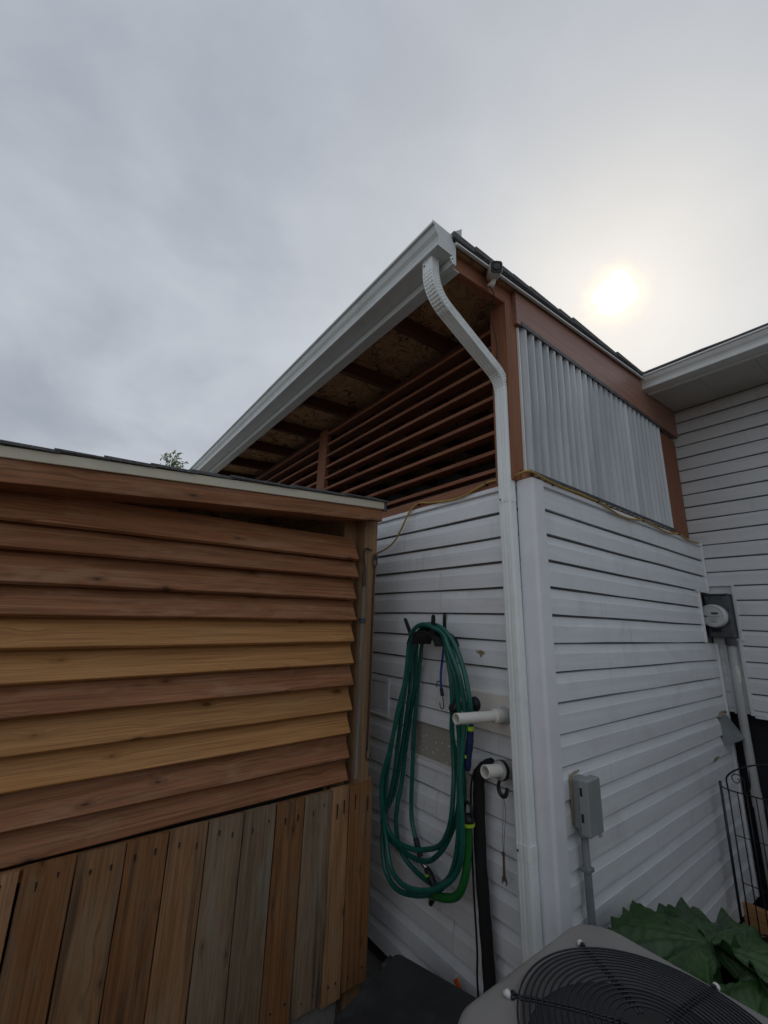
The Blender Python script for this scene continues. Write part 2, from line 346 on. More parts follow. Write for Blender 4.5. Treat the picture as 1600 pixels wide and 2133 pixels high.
def catmull(P, n=6, closed=False):
    P = [Vector(p) for p in P]; m = len(P); out = []
    for i in range(m if closed else m - 1):
        if closed: a, b, c, d_ = P[(i - 1) % m], P[i], P[(i + 1) % m], P[(i + 2) % m]
        else: a, b, c, d_ = P[max(i - 1, 0)], P[i], P[i + 1], P[min(i + 2, m - 1)]
        for k in range(n):
            t = k / n
            out.append(.5 * ((2 * b) + (c - a) * t + (2 * a - 5 * b + 4 * c - d_) * t * t + (3 * b - a - 3 * c + d_) * t ** 3))
    if not closed: out.append(P[-1])
    return out

def siding(parent, a0, a1, zb, h, place, rot, m, seed=0, flat=.60, out=.017):
    """one Dutch-lap vinyl panel. place(a, d, z) -> world; d = distance proud of the wall"""
    rg = random.Random(seed); n = max(2, int(abs(a1 - a0) / .22)); rings = []
    prof = [(out - .0045, .0006), (out, .0014), (out - .0012, h * flat), (out - .003, h * (flat + .03)), (.0044, h * .925), (-.003, h * .94), (-.0045, h * .94), (-.0045, .003)]
    ph = rg.uniform(0, 6.28)
    for i in range(n + 1):
        a = a0 + (a1 - a0) * i / n; wv = .0013 * math.sin(a * 5.1 + ph) + rg.uniform(-.0007, .0007); wd = rg.uniform(-.0012, .0009)
        rings.append([place(a, dd + (wd if dd > 0 else 0), zb + hh + wv) for dd, hh in prof])
    return obj('siding_panel', MB().loft(rings), m, parent, rot=rot, smooth=True, autosmooth=9)
P = .1143
placeR = lambda a, dd, z: Vector((a, -dd + .012, z))      # meter wall (faces -y)
placeL = lambda a, dd, z: Vector((-dd + .012, a, z))      # hose wall (faces -x)
placeH = lambda a, dd, z: Vector((2.152 - dd, a, z))      # house wall (faces -x)

# ================================================================== ground
g_ = MB(); nx = 40
g_.add([(-60, -60, GZ), (60, -60, GZ), (60, 60, GZ), (-60, 60, GZ)], [(0, 1, 2, 3)])
struct(obj('ground', g_, MT['ground']))
sb = MB(); NX, NY = 44, 26
rg = random.Random(3)
for j in range(NY + 1):
    for i in range(NX + 1):
        x = .08 + 2.04 * i / NX; y = -1.6 + 1.585 * j / NY
        edge = min(i, NX - i, j, NY - j)
        sb.v.append(Vector((x, y, GZ - .01 if edge == 0 else GZ + .03 + rg.uniform(-.012, .018))))
for j in range(NY):
    for i in range(NX): sb.f.append((j * (NX + 1) + i, j * (NX + 1) + i + 1, (j + 1) * (NX + 1) + i + 1, (j + 1) * (NX + 1) + i))
struct(obj('soil_bed', sb, MT['soil'], smooth=True))

# ================================================================== porch enclosure
porch = thing('porch_enclosure', (0, 0, GZ), 'white sided porch enclosure with brown louvres, corrugated panel and gutter', 'porch')
# wall cores behind the siding
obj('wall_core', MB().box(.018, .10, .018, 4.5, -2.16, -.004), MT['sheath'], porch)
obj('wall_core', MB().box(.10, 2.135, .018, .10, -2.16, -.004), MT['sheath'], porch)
obj('foundation', MB().box(.03, 2.13, .03, 4.5, GZ - .02, -2.162), MT['tar'], porch)
# siding courses
for k in range(1, 20):
    zb = -k * P
    xe = 1.92 if k in (4, 5, 6) else 2.138
    cuts = [.052, xe]
    if k == 8: cuts = [.052, 1.085, xe]
    if k == 9: cuts = [.052, 1.107, xe]
    if k == 13: cuts = [.052, .62, xe]
    for a, b in zip(cuts, cuts[1:]):
        siding(porch, a + (0.0 if a < .1 else .0028), b, zb, P, placeR if a < .1 else (lambda a_, dd, z: Vector((a_, -dd * .9 + .012, z))), None, MT['siding'], seed=k * 7)
    cl = {1: [.77], 4: [.565], 5: [.560], 10: [], 12: [.60], 13: [.585], 16: [.53], 17: [.49]}.get(k, [])
    cuts = [.058] + cl + [4.5]
    if k == 10: continue
    if k == 11: cuts = [.058, .49, .79, 4.5]
    for i_, (a, b) in enumerate(zip(cuts, cuts[1:])):
        if k == 11 and i_ == 1: continue
        siding(porch, a + (0.0 if a < .1 else .0028), b, zb, P, placeL if i_ != 1 else (lambda a_, dd, z: Vector((-dd * .9 + .012, a_, z))), RY, MT['siding'], seed=k * 11 + 3)
# course ten on the hose wall runs between the openings
for a, b in ((.058, .49), (.79, 4.5)): siding(porch, a, b, -10 * P, P, placeL, RY, MT['siding'], seed=int(a * 100))
siding(porch, .49, .79, -10 * P + .040, P - .040, placeL, RY, MT['siding'], seed=99, flat=.5)
# top channels
obj('j_channel', MB().box(-.012, .012, .058, 4.5, -.012, .010), MT['trim'], porch, rot=RY, bevel=.002)
obj('j_channel', MB().box(.052, 2.138, -.010, .012, -.012, .010), MT['trim'], porch, bevel=.002)
# corner post: outside corner with two faces
cp_ = [(-.026, .060), (-.026, -.006), (-.024, -.013), (-.018, -.018), (-.010, -.020), (.056, -.020), (.058, -.017), (.058, .012), (.012, .012), (.012, .062), (-.024, .062)]
obj('corner_post', MB().prism(cp_, lambda x, y: Vector((x, y, -2.175)), lambda x, y: Vector((x, y, .004))), MT['trim'], porch, rot=RZ)
obj('corner_clip', MB().box(-.020, .012, .064, .082, .0, .016), MT['trim'], porch, bevel=.001)
# trims round the meter notch and at the inside corner
obj('j_channel', MB().box(1.916, 1.932, -.013, .012, -6 * P - .004, -3 * P), MT['trim'], porch, bevel=.002)
obj('j_channel', MB().box(1.90, 2.135, -.013, .012, -3 * P - .012, -3 * P), MT['trim'], porch, bevel=.002)
obj('j_channel', MB().box(2.118, 2.136, -.014, .012, -3 * P + .002, .012), MT['trim'], porch, bevel=.002)
obj('j_channel', MB().box(2.112, 2.138, -.016, .012, -2.16, -6 * P - .01), MT['trim'], porch, bevel=.002)
# brown timber upper structure
RS = .0745                                                     # roof pitch (rise per metre along x)
deck = lambda x: 1.032 + RS * x                                # underside of the roof deck
board('sill', (-.005 + .045, .04, .030), (.045 - .005, 4.4, .030), (1, 0, 0), .10, .058, MT['brown'], porch)
board('sill', (.10, .085, .030), (2.10, .085, .030), (0, 1, 0), .07, .058, MT['brown'], porch)
board('corner_post', (-.016, .098, .005), (-.016, .098, deck(-.016) - .09), (1, 0, 0), .092, .094, MT['brown'], porch)
board('corner_post', (.052, .100, .061), (.052, .100, deck(.05) - .09), (1, 0, 0), .040, .088, MT['brown'], porch)
board('mid_post', (.02, 1.955, .062), (.02, 1.955, deck(.02) - .092), (0, 1, 0), .135, .036, MT['brown'], porch)
board('mid_post', (.02, 4.33, .062), (.02, 4.33, deck(.02) - .092), (0, 1, 0), .09, .04, MT['brown'], porch)
board('end_panel', (1.935, .066, .062), (1.935, .066, .84), (1, 0, 0), .385, .018, MT['brown'], porch)
# triangular rake board over the corrugated panel
rk = [(.0, .835), (2.13, .868), (2.13, deck(2.13) + .004), (.0, deck(0) + .004)]
obj('rake_board', MB().prism(rk, lambda x, z: Vector((x, .030, z)), lambda x, z: Vector((x, .052, z))), MT['rake'], porch, rot=RXF)
# header over the louvres
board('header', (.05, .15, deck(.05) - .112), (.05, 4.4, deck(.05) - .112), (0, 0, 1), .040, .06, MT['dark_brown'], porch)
# louvre slats
for bay in ((.147, 1.887), (2.024, 4.28)):
    for i in range(9):
        z = .112 + .0985 * i
        a = rad(13 + random.uniform(-1.5, 1.5))
        cx = .052
        board('louvre_slat', (cx, bay[0], z + random.uniform(-.003, .003)), (cx, bay[1], z + random.uniform(-.003, .003)), (math.cos(a), 0, math.sin(a)), .095, .019, MT['brown'], porch, bow=.003)
# rafters and roof deck
for i in range(9):
    y = .075 if i == 0 else .53 + .547 * (i - 1)
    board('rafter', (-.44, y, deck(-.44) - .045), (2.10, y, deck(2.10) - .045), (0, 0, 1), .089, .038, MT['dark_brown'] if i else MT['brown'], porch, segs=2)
dk = [(-.452, deck(-.452)), (2.135, deck(2.135)), (2.135, deck(2.135) + .011), (-.452, deck(-.452) + .011)]
obj('roof_deck', MB().prism(dk, lambda x, z: Vector((x, .034, z)), lambda x, z: Vector((x, 4.5, z))), MT['osb'], porch)
# rake drip edge
de = [(-.455, deck(-.455) + .012), (1.60, deck(1.60) + .012), (1.60, deck(1.6) - .010), (-.455, deck(-.455) - .010)]
obj('drip_edge', MB().prism(de, lambda x, z: Vector((x, .014, z)), lambda x, z: Vector((x, .0225, z))), MT['alu_house'], porch, bevel=.002)
de2 = [(-.455, deck(-.455) - .006), (1.60, deck(1.60) - .006), (1.60, deck(1.6) - .012), (-.455, deck(-.455) - .012)]
obj('drip_edge', MB().prism(de2, lambda x, z: Vector((x, .004, z)), lambda x, z: Vector((x, .0138, z))), MT['alu'], porch)
# shingle courses stepping up the slope
def shingle_course(parent, x0, x1, y0, y1, zf, lift, rg, thick=.011, axis='x'):
    n = max(2, int((y1 - y0) / .16)); rings = []
    for i in range(n + 1):
        y = y0 + (y1 - y0) * i / n; j = rg.uniform(-.006, .006); t = thick * rg.uniform(.85, 1.25)
        if i == 0: y += rg.uniform(-.006, .006)
        rings.append([Vector((x0 + j, y, zf(x0) + lift)), Vector((x1, y, zf(x1) + .001)), Vector((x1, y, zf(x1) + .001 + t * .6)), Vector((x0 + j, y, zf(x0) + lift + t))])
    return obj('shingle_course', MB().loft(rings), MT['shingle'], parent)
rg = random.Random(11); dt_ = lambda x: deck(x) + .013
for i in range(19):
    x = -.475 + .141 * i
    if x > 2.1: break
    shingle_course(porch, x, x + .30, .000, 4.52, dt_, .003, rg, .030)
# white aluminium fascia and K-style gutter on the eave
obj('fascia', MB().box(-.470, -.447, .020, 4.5, .884, deck(-.46) + .006), MT['alu_gutter'], porch, rot=RY, bevel=.002)
obj('fascia_return', MB().box(-.4465, -.408, .040, 4.5, .886, .891), MT['alu_gutter'], porch, rot=RY)
KP = [(0, .0), (0, .112), (-.003, .112), (-.003, .003), (-.083, .003), (-.085, .010), (-.079, .016), (-.077, .036), (-.082, .052), (-.095, .070), (-.101, .086), (-.103, .100), (-.110, .106), (-.115, .110), (-.119, .107), (-.119, .096), (-.108, .094), (-.106, .084), (-.099, .066), (-.087, .050), (-.082, .034), (-.084, .018), (-.090, .012), (-.090, .002), (-.086, .0)]
def gutter(parent, x, z, y0, y1, m, sc=1.0):
    return obj('gutter', MB().loft([[Vector((x + a * sc, y, z + b * sc)) for a, b in KP] for y in (y0, y1)]), m, parent)
gut = gutter(porch, -.4715, .922, .022, 4.52, MT['alu_gutter'], 1.0)
cap = [(0, -.002), (0, .118), (-.004, .118), (-.006, .108), (-.112, .1085), (-.121, .108), (-.121, .094), (-.110, .091), (-.108, .082), (-.101, .064), (-.089, .049), (-.084, .034), (-.086, .020), (-.092, .013), (-.092, -.002)]
obj('gutter_end_cap', MB().prism(cap, lambda a, b: Vector((-.4715 + a, .018, .922 + b)), lambda a, b: Vector((-.4715 + a, .0215, .922 + b))), MT['alu_gutter'], gut)
obj('gutter_tab', MB().add([(-.4705, .0165, .920), (-.4705, .0165, .878), (-.492, .0165, .902), (-.4705, .0195, .920), (-.4705, .0195, .878), (-.492, .0195, .902)], [(0, 1, 2), (3, 5, 4), (0, 3, 4, 1), (1, 4, 5, 2), (2, 5, 3, 0)]), MT['alu'], porch)
obj('flashing_tab', MB().add([(-.47, .016, 1.052), (-.415, .016, 1.052), (-.42, .010, 1.098), (-.47, .018, 1.052), (-.415, .018, 1.052), (-.42, .012, 1.098)], [(0, 1, 2), (3, 5, 4), (0, 3, 4, 1), (1, 4, 5, 2), (2, 5, 3, 0)]), MT['alu_house'], porch)
# downspout: ribbed rectangular pipe swept down from the gutter outlet
def ds_section(c, X, Y, hw=.0255, hd=.0315, k=0.0):
    """rounded rectangle with shallow ribs; X across, Y along the wall"""
    pts = []; r = .009
    def side(p0, p1, nrm, n=16):
        for i in range(n + 1):
            t = i / n; rb = -.0042 * max(0, math.sin(t * math.pi * 5)) ** 2 if .12 < t < .88 else 0
            q = Vector(p0).lerp(Vector(p1), t); pts.append((q.x + nrm[0] * (rb + k), q.y + nrm[1] * (rb + k)))
    side((-hw, hd - r, 0), (-hw, -hd + r, 0), (-1, 0)); pts.append((-hw + r * .3, -hd + r * .3))
    side((-hw + r, -hd, 0), (hw - r, -hd, 0), (0, -1)); pts.append((hw - r * .3, -hd + r * .3))
    side((hw, -hd + r, 0), (hw, hd - r, 0), (1, 0)); pts.append((hw - r * .3, hd - r * .3))
    side((hw - r, hd, 0), (-hw + r, hd, 0), (0, 1)); pts.append((-hw + r * .3, hd - r * .3))
    return [c + X * a + Y * b for a, b in pts]
def ds_sweep(path, lean, k=0.0, crimp=None, end_scale=1.0):
    rings = []; m = len(path)
    for i, c in enumerate(path):
        a = path[max(i - 1, 0)]; b = path[min(i + 1, m - 1)]; T = (b - a).normalized(); Y = Vector((0, 1, 0)); X = (Y.cross(T)).normalized()
        if X.x < 0: X = -X
        kk = k + (crimp(i) if crimp else 0.0)
        rings.append(ds_section(c, X, Y, k=kk))
    return MB().loft(rings)
def arc(p0, p1, p2, n):
    out_ = []
    for i in range(n + 1):
        t = i / n; out_.append((p0 * (1 - t) ** 2 + p1 * 2 * t * (1 - t) + p2 * t * t))
    return out_
yD = .0945
e0 = Vector((-.520, yD + .01, .923)); e1 = Vector((-.520, yD + .01, .765)); e2 = Vector((-.053, yD, .520)); e3 = Vector((-.053, yD, .40))
pA = e0.lerp(e1, .30); pB = e1.lerp(e2, .20)
up_el = [e0, e0.lerp(e1, .15)] + arc(pA, e1, pB, 26)
crimpf = lambda i: (-.0020 if i % 2 else .0004) if 3 < i < 26 else 0.0
obj('downspout_elbow', ds_sweep(up_el, 0, crimp=crimpf), MT['alu'], porch, rot=RZ)
pC = e1.lerp(e2, .86)
obj('downspout_offset', ds_sweep([pB + (pC - pB) * .001, pC], 0, k=-.0012), MT['alu'], porch)
pDn = e2.lerp(e3, .62)
obj('downspout_elbow', ds_sweep(arc(pC - (pC - pB).normalized() * .03, pC, pC, 1)[:1] + arc(pC, e2, pDn, 18) + [e3], 0, k=.0004, crimp=lambda i: (-.0018 if i % 2 else .0004) if 2 < i < 17 else 0.0), MT['alu'], porch, rot=RZ)
leanp = lambda z: Vector((-.053, yD - .0125 * (-z), z)) if z < 0 else Vector((-.053, yD, z))
obj('downspout', ds_sweep([Vector((-.053, yD, .41)), leanp(-.072)], 0, k=.0002), MT['alu'], porch, rot=RZ)
obj('downspout_collar', ds_sweep([leanp(-.050), leanp(-.096)], 0, k=.0022), MT['alu'], porch, rot=RZ)
obj('downspout', ds_sweep([leanp(-.09), leanp(-1.40)], 0), MT['alu'], porch, rot=RZ)
obj('downspout_collar', ds_sweep([leanp(-1.385), leanp(-1.435)], 0, k=.0025), MT['alu'], porch, rot=RZ)
obj('downspout', ds_sweep([leanp(-1.43), leanp(-2.20)], 0, k=.0006), MT['alu'], porch, rot=RZ)
for z in (-.083, -1.41): obj('screw', MB().lathe([(.0, -.002), (.004, -.002), (.004, .001), (.0, .003)], leanp(z) + Vector((-.029, .018, 0)), (-1, 0, 0), 10), MT['galv'], porch)
obj('screw', MB().lathe([(.0, -.002), (.004, -.002), (.004, .001), (.0, .003)], (-.547, .118, .895), (-1, 0, 0), 10), MT['galv'], porch)
obj('screw', MB().lathe([(.0, -.001), (.0035, -.001), (.0035, .0015), (.0, .003)], (-.477, .016, .901), (0, -1, 0), 10), MT['galv'], porch)
# corrugated plastic sheets
def corr_sheet(x0, x1, yoff):
    n = int((x1 - x0) / .0664 * 12); rings = []
    pr_ = []
    for i in range(n + 1):
        x = x0 + (x1 - x0) * i / n; ph = ((x - .03) / .0664) % 1.0
        v = min(1.0, max(0.0, .22 - 1.0 * math.cos(2 * math.pi * ph)))
        pr_.append((x, .072 - .036 * v + yoff))
    top = [Vector((x, y, .8335)) for x, y in pr_] + [Vector((x, y + .0016, .8335)) for x, y in reversed(pr_)]
    bot = [Vector((x, y, .055)) for x, y in pr_] + [Vector((x, y + .0016, .055)) for x, y in reversed(pr_)]
    return MB().loft([bot, top])
for a, b, yo in ((.030, .695, 0), (.66, 1.26, .0024), (1.225, 1.752, 0)):
    obj('corrugated_sheet', corr_sheet(a, b, yo - .012), MT['corr'], porch, smooth=True, autosmooth=50)
obj('panel_cap', MB().box(.022, 1.76, .0190, .0225, .824, .846), MT['galv'], porch)
obj('panel_cap', MB().box(.022, 1.76, .0190, .0225, .046, .062), MT['galv'], porch)
obj('panel_edge', MB().box(.022, .0285, .040, .056, .05, .825), MT['alu'], porch)
board('closure_strip', (.03, .060, .046), (1.76, .060, .046), (0, 0, 1), .010, .02, MT['black_matte'], porch)
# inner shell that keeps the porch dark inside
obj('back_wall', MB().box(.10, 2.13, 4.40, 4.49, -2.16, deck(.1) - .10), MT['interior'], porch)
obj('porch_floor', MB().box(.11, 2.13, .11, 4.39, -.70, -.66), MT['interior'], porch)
# chipped patch in the hose wall and bare block behind the pipes
ch = [(.335, -.736), (.318, -.742), (.312, -.735), (.292, -.738), (.283, -.746), (.286, -.753), (.297, -.750), (.300, -.762), (.308, -.766), (.310, -.752), (.322, -.750)]
obj('chipped_patch', MB().prism(ch, lambda y, z: Vector((-.0062, y, z)), lambda y, z: Vector((.004, y, z))), MT['foam'], porch)

# ================================================================== house at the right
house = thing('house', (2.2, -1, GZ), 'grey sided main house wall with deep soffit and gutter beside the porch', 'house')
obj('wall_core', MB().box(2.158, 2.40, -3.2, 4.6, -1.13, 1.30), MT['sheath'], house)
obj('foundation', MB().box(2.185, 2.42, -3.2, 4.6, GZ - .02, -1.132), MT['tar'], house)
k = -12
while k < 11:
    zb = k * .1 + .0
    top_ = zb + .1
    if zb < -1.11: zb = -1.13
    segs = [(-3.2, .13)]
    if zb < -.36: segs = [(-3.2, -.150)]
    if zb < -.66: segs = [(-3.2, -.135), (-.052, .011)]
    for a, b in segs:
        siding(house, a, b, zb, top_ - zb, placeH, RY, MT['siding_house'], seed=k * 13 + int(b * 50), out=.014, flat=.70)
    k += 1
obj('meter_board', MB().box(2.146, 2.1575, -.150, .010, -1.13, -.298), MT['siding_house'], house)
tr = MT['trim']
obj('j_channel', MB().box(2.128, 2.148, -.156, -.138, -.66, -.306), MT['siding_house'], house, bevel=.002)
obj('j_channel', MB().box(2.128, 2.148, -.156, .010, -.3055, -.292), MT['siding_house'], house, bevel=.002)
obj('j_channel', MB().box(2.128, 2.148, -.165, .010, -.672, -.660), MT['siding_house'], house, bevel=.002)
obj('j_channel', MB().box(2.126, 2.148, -.146, -.128, -1.135, -.673), MT['siding_house'], house, bevel=.002)
obj('j_channel', MB().box(2.126, 2.148, -.060, -.044, -1.135, -.673), MT['siding_house'], house, bevel=.002)
obj('starter_strip', MB().box(2.130, 2.150, -3.2, -.147, -1.148, -1.131), MT['siding_house'], house, bevel=.002)
# eave: gutter, fascia, soffit, roof
hgut = gutter(house, 1.61, 1.062, -3.2, .028, MT['alu_house'], .92)
obj('gutter_end_cap', MB().prism(cap, lambda a, b: Vector((1.61 + a * .92, .0285, 1.062 + b * .92)), lambda a, b: Vector((1.61 + a * .92, .0315, 1.062 + b * .92))), MT['alu_house'], hgut)
obj('fascia', MB().box(1.611, 1.632, -3.2, .026, 1.050, 1.190), MT['alu_house'], house, rot=RY, bevel=.002)
sf = [(1.633, 1.058), (2.137, 1.098), (2.137, 1.104), (1.633, 1.064)]
yv = .0255
while yv > -3.2:
    y2 = yv - .30
    obj('soffit_panel', MB().prism(sf, lambda x, z: Vector((x, yv, z)), lambda x, z: Vector((x, y2 + .0015, z))), MT['soffit'], house)
    yv = y2
rr = [(1.56, 1.175), (3.6, 1.865), (3.6, 1.885), (1.56, 1.195)]
obj('roof_deck', MB().prism(rr, lambda x, z: Vector((x, -3.25, z)), lambda x, z: Vector((x, 4.7, z))), MT['osb'], house)
rg = random.Random(21); zf = lambda x: 1.196 + (x - 1.56) * .338
for i in range(14):
    x = 1.545 + .141 * i
    shingle_course(house, x, x + .30, -3.27, 4.72, zf, .010 if i else .003, rg, .010)

# ================================================================== wooden shed
shed = thing('wooden_shed', (-1.2, 1.5, GZ), 'brown wooden shed with tilted horizontal slats and dark shingle roof', 'shed')
tilt = lambda x: .016 * (x + .36)
bots = [-.318, -.412, -.523, -.623, -.726, -.831, -.930, -1.038, -1.138, -1.242, -1.336]
mats = ['slat_red', 'slat_red', 'slat_red', 'slat_red', 'slat_tan', 'slat_tan', 'slat_red', 'slat_tan', 'slat_tan', 'slat_red', 'slat_red']
X0, X1 = -3.1, -.360
for i, (zb, mm) in enumerate(zip(bots, mats)):
    top_z = zb + .118; yb, yt = .806, .872
    wd = Vector((0, yt - yb, top_z - zb)); cz = (zb + top_z) / 2; cy = (yb + yt) / 2; xe = X1 + random.uniform(-.006, .006)
    jl = random.uniform(-.003, .003)
    board('slat', (X0, cy, cz + tilt(X0) + jl), (xe, cy, cz + tilt(xe) - jl), wd, wd.length, .020, MT[mm], shed, segs=12, bow=.004)
board('corner_post', (-.284, .845, GZ + .05), (-.284, .845, -.085), (1, 0, 0), .082, .089, MT['post'], shed)
board('nailer', (-.365, .895, GZ + .05), (-.365, .895, -.10), (1, 0, 0), .078, .036, MT['post'], shed)
board('side_panel', (-.290, 1.55, -2.15), (-.290, 1.55, -.03), (0, 1, 0), 1.30, .018, MT['post'], shed)
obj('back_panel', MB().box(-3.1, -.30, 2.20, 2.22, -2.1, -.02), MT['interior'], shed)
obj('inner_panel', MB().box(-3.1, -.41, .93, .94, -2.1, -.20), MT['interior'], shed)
# rake fascia, drip edge, deck, shingles; the roof rises towards the porch
fz = lambda x: -.104 + .098 * (x + .293)            # bottom of fascia
RB = Vector((1, 0, .098)).normalized()
def slab(name, x0, x1, y0, y1, f0, f1, m, bev=.002):
    pr_ = [(x0, f0(x0)), (x1, f0(x1)), (x1, f1(x1)), (x0, f1(x0))]
    return obj(name, MB().prism(pr_, lambda x, z: Vector((x, y0, z)), lambda x, z: Vector((x, y1, z))), m, shed, rot=RXF, bevel=bev)
sd = lambda x: -.020 + .079 * (x + .293)             # underside of shed roof deck (visible top line)
board('fascia_board', (-3.2, .722, (fz(-3.2) + sd(-3.2) - .028) / 2), (-.290, .722, (fz(-.29) + sd(-.29) - .028) / 2 - .002), (0, 0, 1), .078, .036, MT['slat_red'], shed, segs=10)
slab('drip_edge', -3.22, -.283, .694, .7015, lambda x: sd(x) - .034, lambda x: sd(x) + .004, MT['cream'])
slab('roof_deck', -3.2, -.290, .703, 2.35, lambda x: sd(x) - .010, lambda x: sd(x) + .001, MT['osb'], 0)
slab('soffit_board', -3.2, -.300, .742, .91, lambda x: fz(x) + .004, lambda x: fz(x) + .018, MT['slat_red'], 0)
obj('end_flashing', MB().box(-.282, -.262, .698, .712, -.062, -.018), MT['galv'], shed, bevel=.002)
rg = random.Random(5); sdt = lambda x: sd(x) + .003
for i in range(21):
    x = -3.21 + .141 * i
    shingle_course(shed, x, min(x + .30, -.262), .686, 2.36, sdt, .009, rg, .007)

# ================================================================== board box in front of the shed
box = thing('board_box', (-1.2, .79, GZ), 'low box of weathered vertical fence boards below the shed slats', 'box')
gx = [-2.95, -2.815, -2.68, -2.55, -2.42, -2.29, -2.16, -2.03, -1.90, -1.77, -1.637, -1.505, -1.370, -1.234, -1.105, -.974, -.842, -.711, -.585, -.454, -.359, -.229]
bm_ = {}
for i, (a, b) in enumerate(zip(gx, gx[1:])):
    cx = (a + b) / 2; wdt = b - a - .004 - (.003 if i == 11 else 0); top = -1.347 - .012 * (-.229 - cx) / 1.1 + random.uniform(-.004, .004); dy = random.uniform(-.003, .003)
    bo = board('board', (cx, .787 + dy, -2.10 + random.uniform(-.012, .012)), (cx + random.uniform(-.002, .002), .787 + dy, top), (1, 0, 0), wdt, .019, MT[('fence', 'fence_c', 'fence', 'fence_b', 'fence', 'fence_c', 'fence_c', 'fence', 'fence_c', 'fence', 'fence', 'fence_b', 'fence', 'fence_b', 'fence', 'fence_c', 'fence_c', 'fence_b', 'fence_c', 'fence', 'fence_b', 'fence')[i]], box, segs=8, bow=.003)
board('top_rail', (-2.95, .806, -1.394), (-.235, .806, -1.371), (0, 1, 0), .016, .038, MT['slat_red'], box)
board('bottom_rail', (-2.95, .822, -2.02), (-.235, .822, -2.02), (0, 1, 0), .048, .034, MT['post'], box)
board('side_board', (-.238, .872, -2.08), (-.238, .872, -1.336), (0, 1, 0), .145, .018, MT['fence'], box)
board('side_board', (-.238, 1.02, -2.08), (-.238, 1.02, -1.338), (0, 1, 0), .14, .018, MT['fence'], box)
# screw holes with dark run marks near the board tops
for i, (a, b) in enumerate(zip(gx[9:], gx[10:])):
    for fx in (.27, .73):
        x = a + (b - a) * fx + random.uniform(-.008, .008)
        zt = -1.40 + random.uniform(-.014, .014); ln_ = random.uniform(.040, .060) if i >= 10 else random.uniform(.004, .018)
        obj('nail_stain', MB().prism([(-.0022, 0), (.0022, 0), (.0014, -ln_), (-.0010, -ln_)], lambda a_, b_: Vector((x + a_, .7740, zt - .004 + b_)), lambda a_, b_: Vector((x + a_, .782, zt - .004 + b_))), MT['stain'], box)
        for z in (zt + 0 * random.uniform(-.014, .014), -2.04 + random.uniform(-.015, .015)):
            obj('screw', MB().lathe([(0, -.001), (.0034, -.001), (.0034, .0016), (.0022, .0018), (.0, .0008)], (x, .7765, z), (0, -1, 0), 10), MT['black_metal'], box)
for x0, x1, y0, y1, lb in ((-.56, -.36, .80, 1.0, 'pale concrete block under the board box corner'), (-.345, -.24, .84, 1.05, 'narrow concrete block tucked beside the wider block')):
    tag(obj('concrete_block', MB().box(x0, x1, y0, y1, GZ, -2.115), MT['concrete'], bevel=.008), lb, 'block', 'concrete blocks under the board box')

# ================================================================== things on the hose wall
HL = {
    'A': (-0.135, [(0.512,-0.634), (0.589,-0.662), (0.642,-0.724), (0.668,-0.876), (0.709,-1.037), (0.756,-1.224), (0.800,-1.386), (0.819,-1.490), (0.826,-1.560), (0.815,-1.645), (0.770,-1.727), (0.681,-1.761), (0.568,-1.739), (0.474,-1.687), (0.403,-1.612), (0.344,-1.504), (0.316,-1.382), (0.318,-1.254), (0.327,-1.170), (0.333,-1.085), (0.325,-0.974), (0.330,-0.861), (0.356,-0.775), (0.400,-0.695), (0.451,-0.647)]),
    'B': (-0.112, [(0.529,-0.639), (0.601,-0.673), (0.647,-0.735), (0.669,-0.877), (0.701,-1.038), (0.741,-1.199), (0.786,-1.352), (0.812,-1.455), (0.822,-1.520), (0.789,-1.570), (0.718,-1.603), (0.627,-1.599), (0.565,-1.581), (0.477,-1.530), (0.414,-1.469), (0.378,-1.387), (0.370,-1.300), (0.378,-1.220), (0.390,-1.144), (0.388,-1.055), (0.377,-0.938), (0.383,-0.845), (0.405,-0.760), (0.448,-0.698), (0.482,-0.658)]),
    'C': (-0.085, [(0.553,-0.641), (0.626,-0.685), (0.659,-0.747), (0.678,-0.879), (0.717,-1.043), (0.759,-1.232), (0.809,-1.420), (0.848,-1.518), (0.862,-1.570), (0.830,-1.625), (0.749,-1.652), (0.656,-1.653), (0.571,-1.627), (0.490,-1.577), (0.427,-1.506), (0.388,-1.418), (0.380,-1.320), (0.388,-1.250), (0.398,-1.172), (0.397,-1.059), (0.386,-0.941), (0.393,-0.847), (0.417,-0.771), (0.456,-0.709), (0.498,-0.664)]),
    'D': (-0.06, [(0.583,-0.644), (0.649,-0.694), (0.670,-0.754), (0.692,-0.936), (0.743,-1.155), (0.783,-1.380), (0.794,-1.480), (0.790,-1.570), (0.759,-1.662), (0.685,-1.712), (0.588,-1.719), (0.515,-1.696), (0.445,-1.638), (0.403,-1.558), (0.384,-1.466), (0.376,-1.331), (0.384,-1.240), (0.390,-1.128), (0.386,-0.990), (0.389,-0.896), (0.409,-0.811), (0.451,-0.724), (0.503,-0.669)]),
    'E': (-0.158, [(0.492,-0.631), (0.576,-0.657), (0.629,-0.718), (0.654,-0.873), (0.696,-1.033), (0.745,-1.219), (0.784,-1.360), (0.797,-1.480), (0.790,-1.560), (0.772,-1.624), (0.727,-1.690), (0.635,-1.715), (0.543,-1.697), (0.458,-1.663), (0.371,-1.600), (0.317,-1.531), (0.294,-1.452), (0.284,-1.348), (0.288,-1.237), (0.289,-1.115), (0.279,-0.985), (0.284,-0.899), (0.305,-0.807), (0.343,-0.721), (0.392,-0.666)]),
}
HR = .0105
hose = thing('garden_hose', (-.1, .55, -1.77), 'coiled teal garden hose hanging from black wall bracket', 'hose')
rg = random.Random(2)
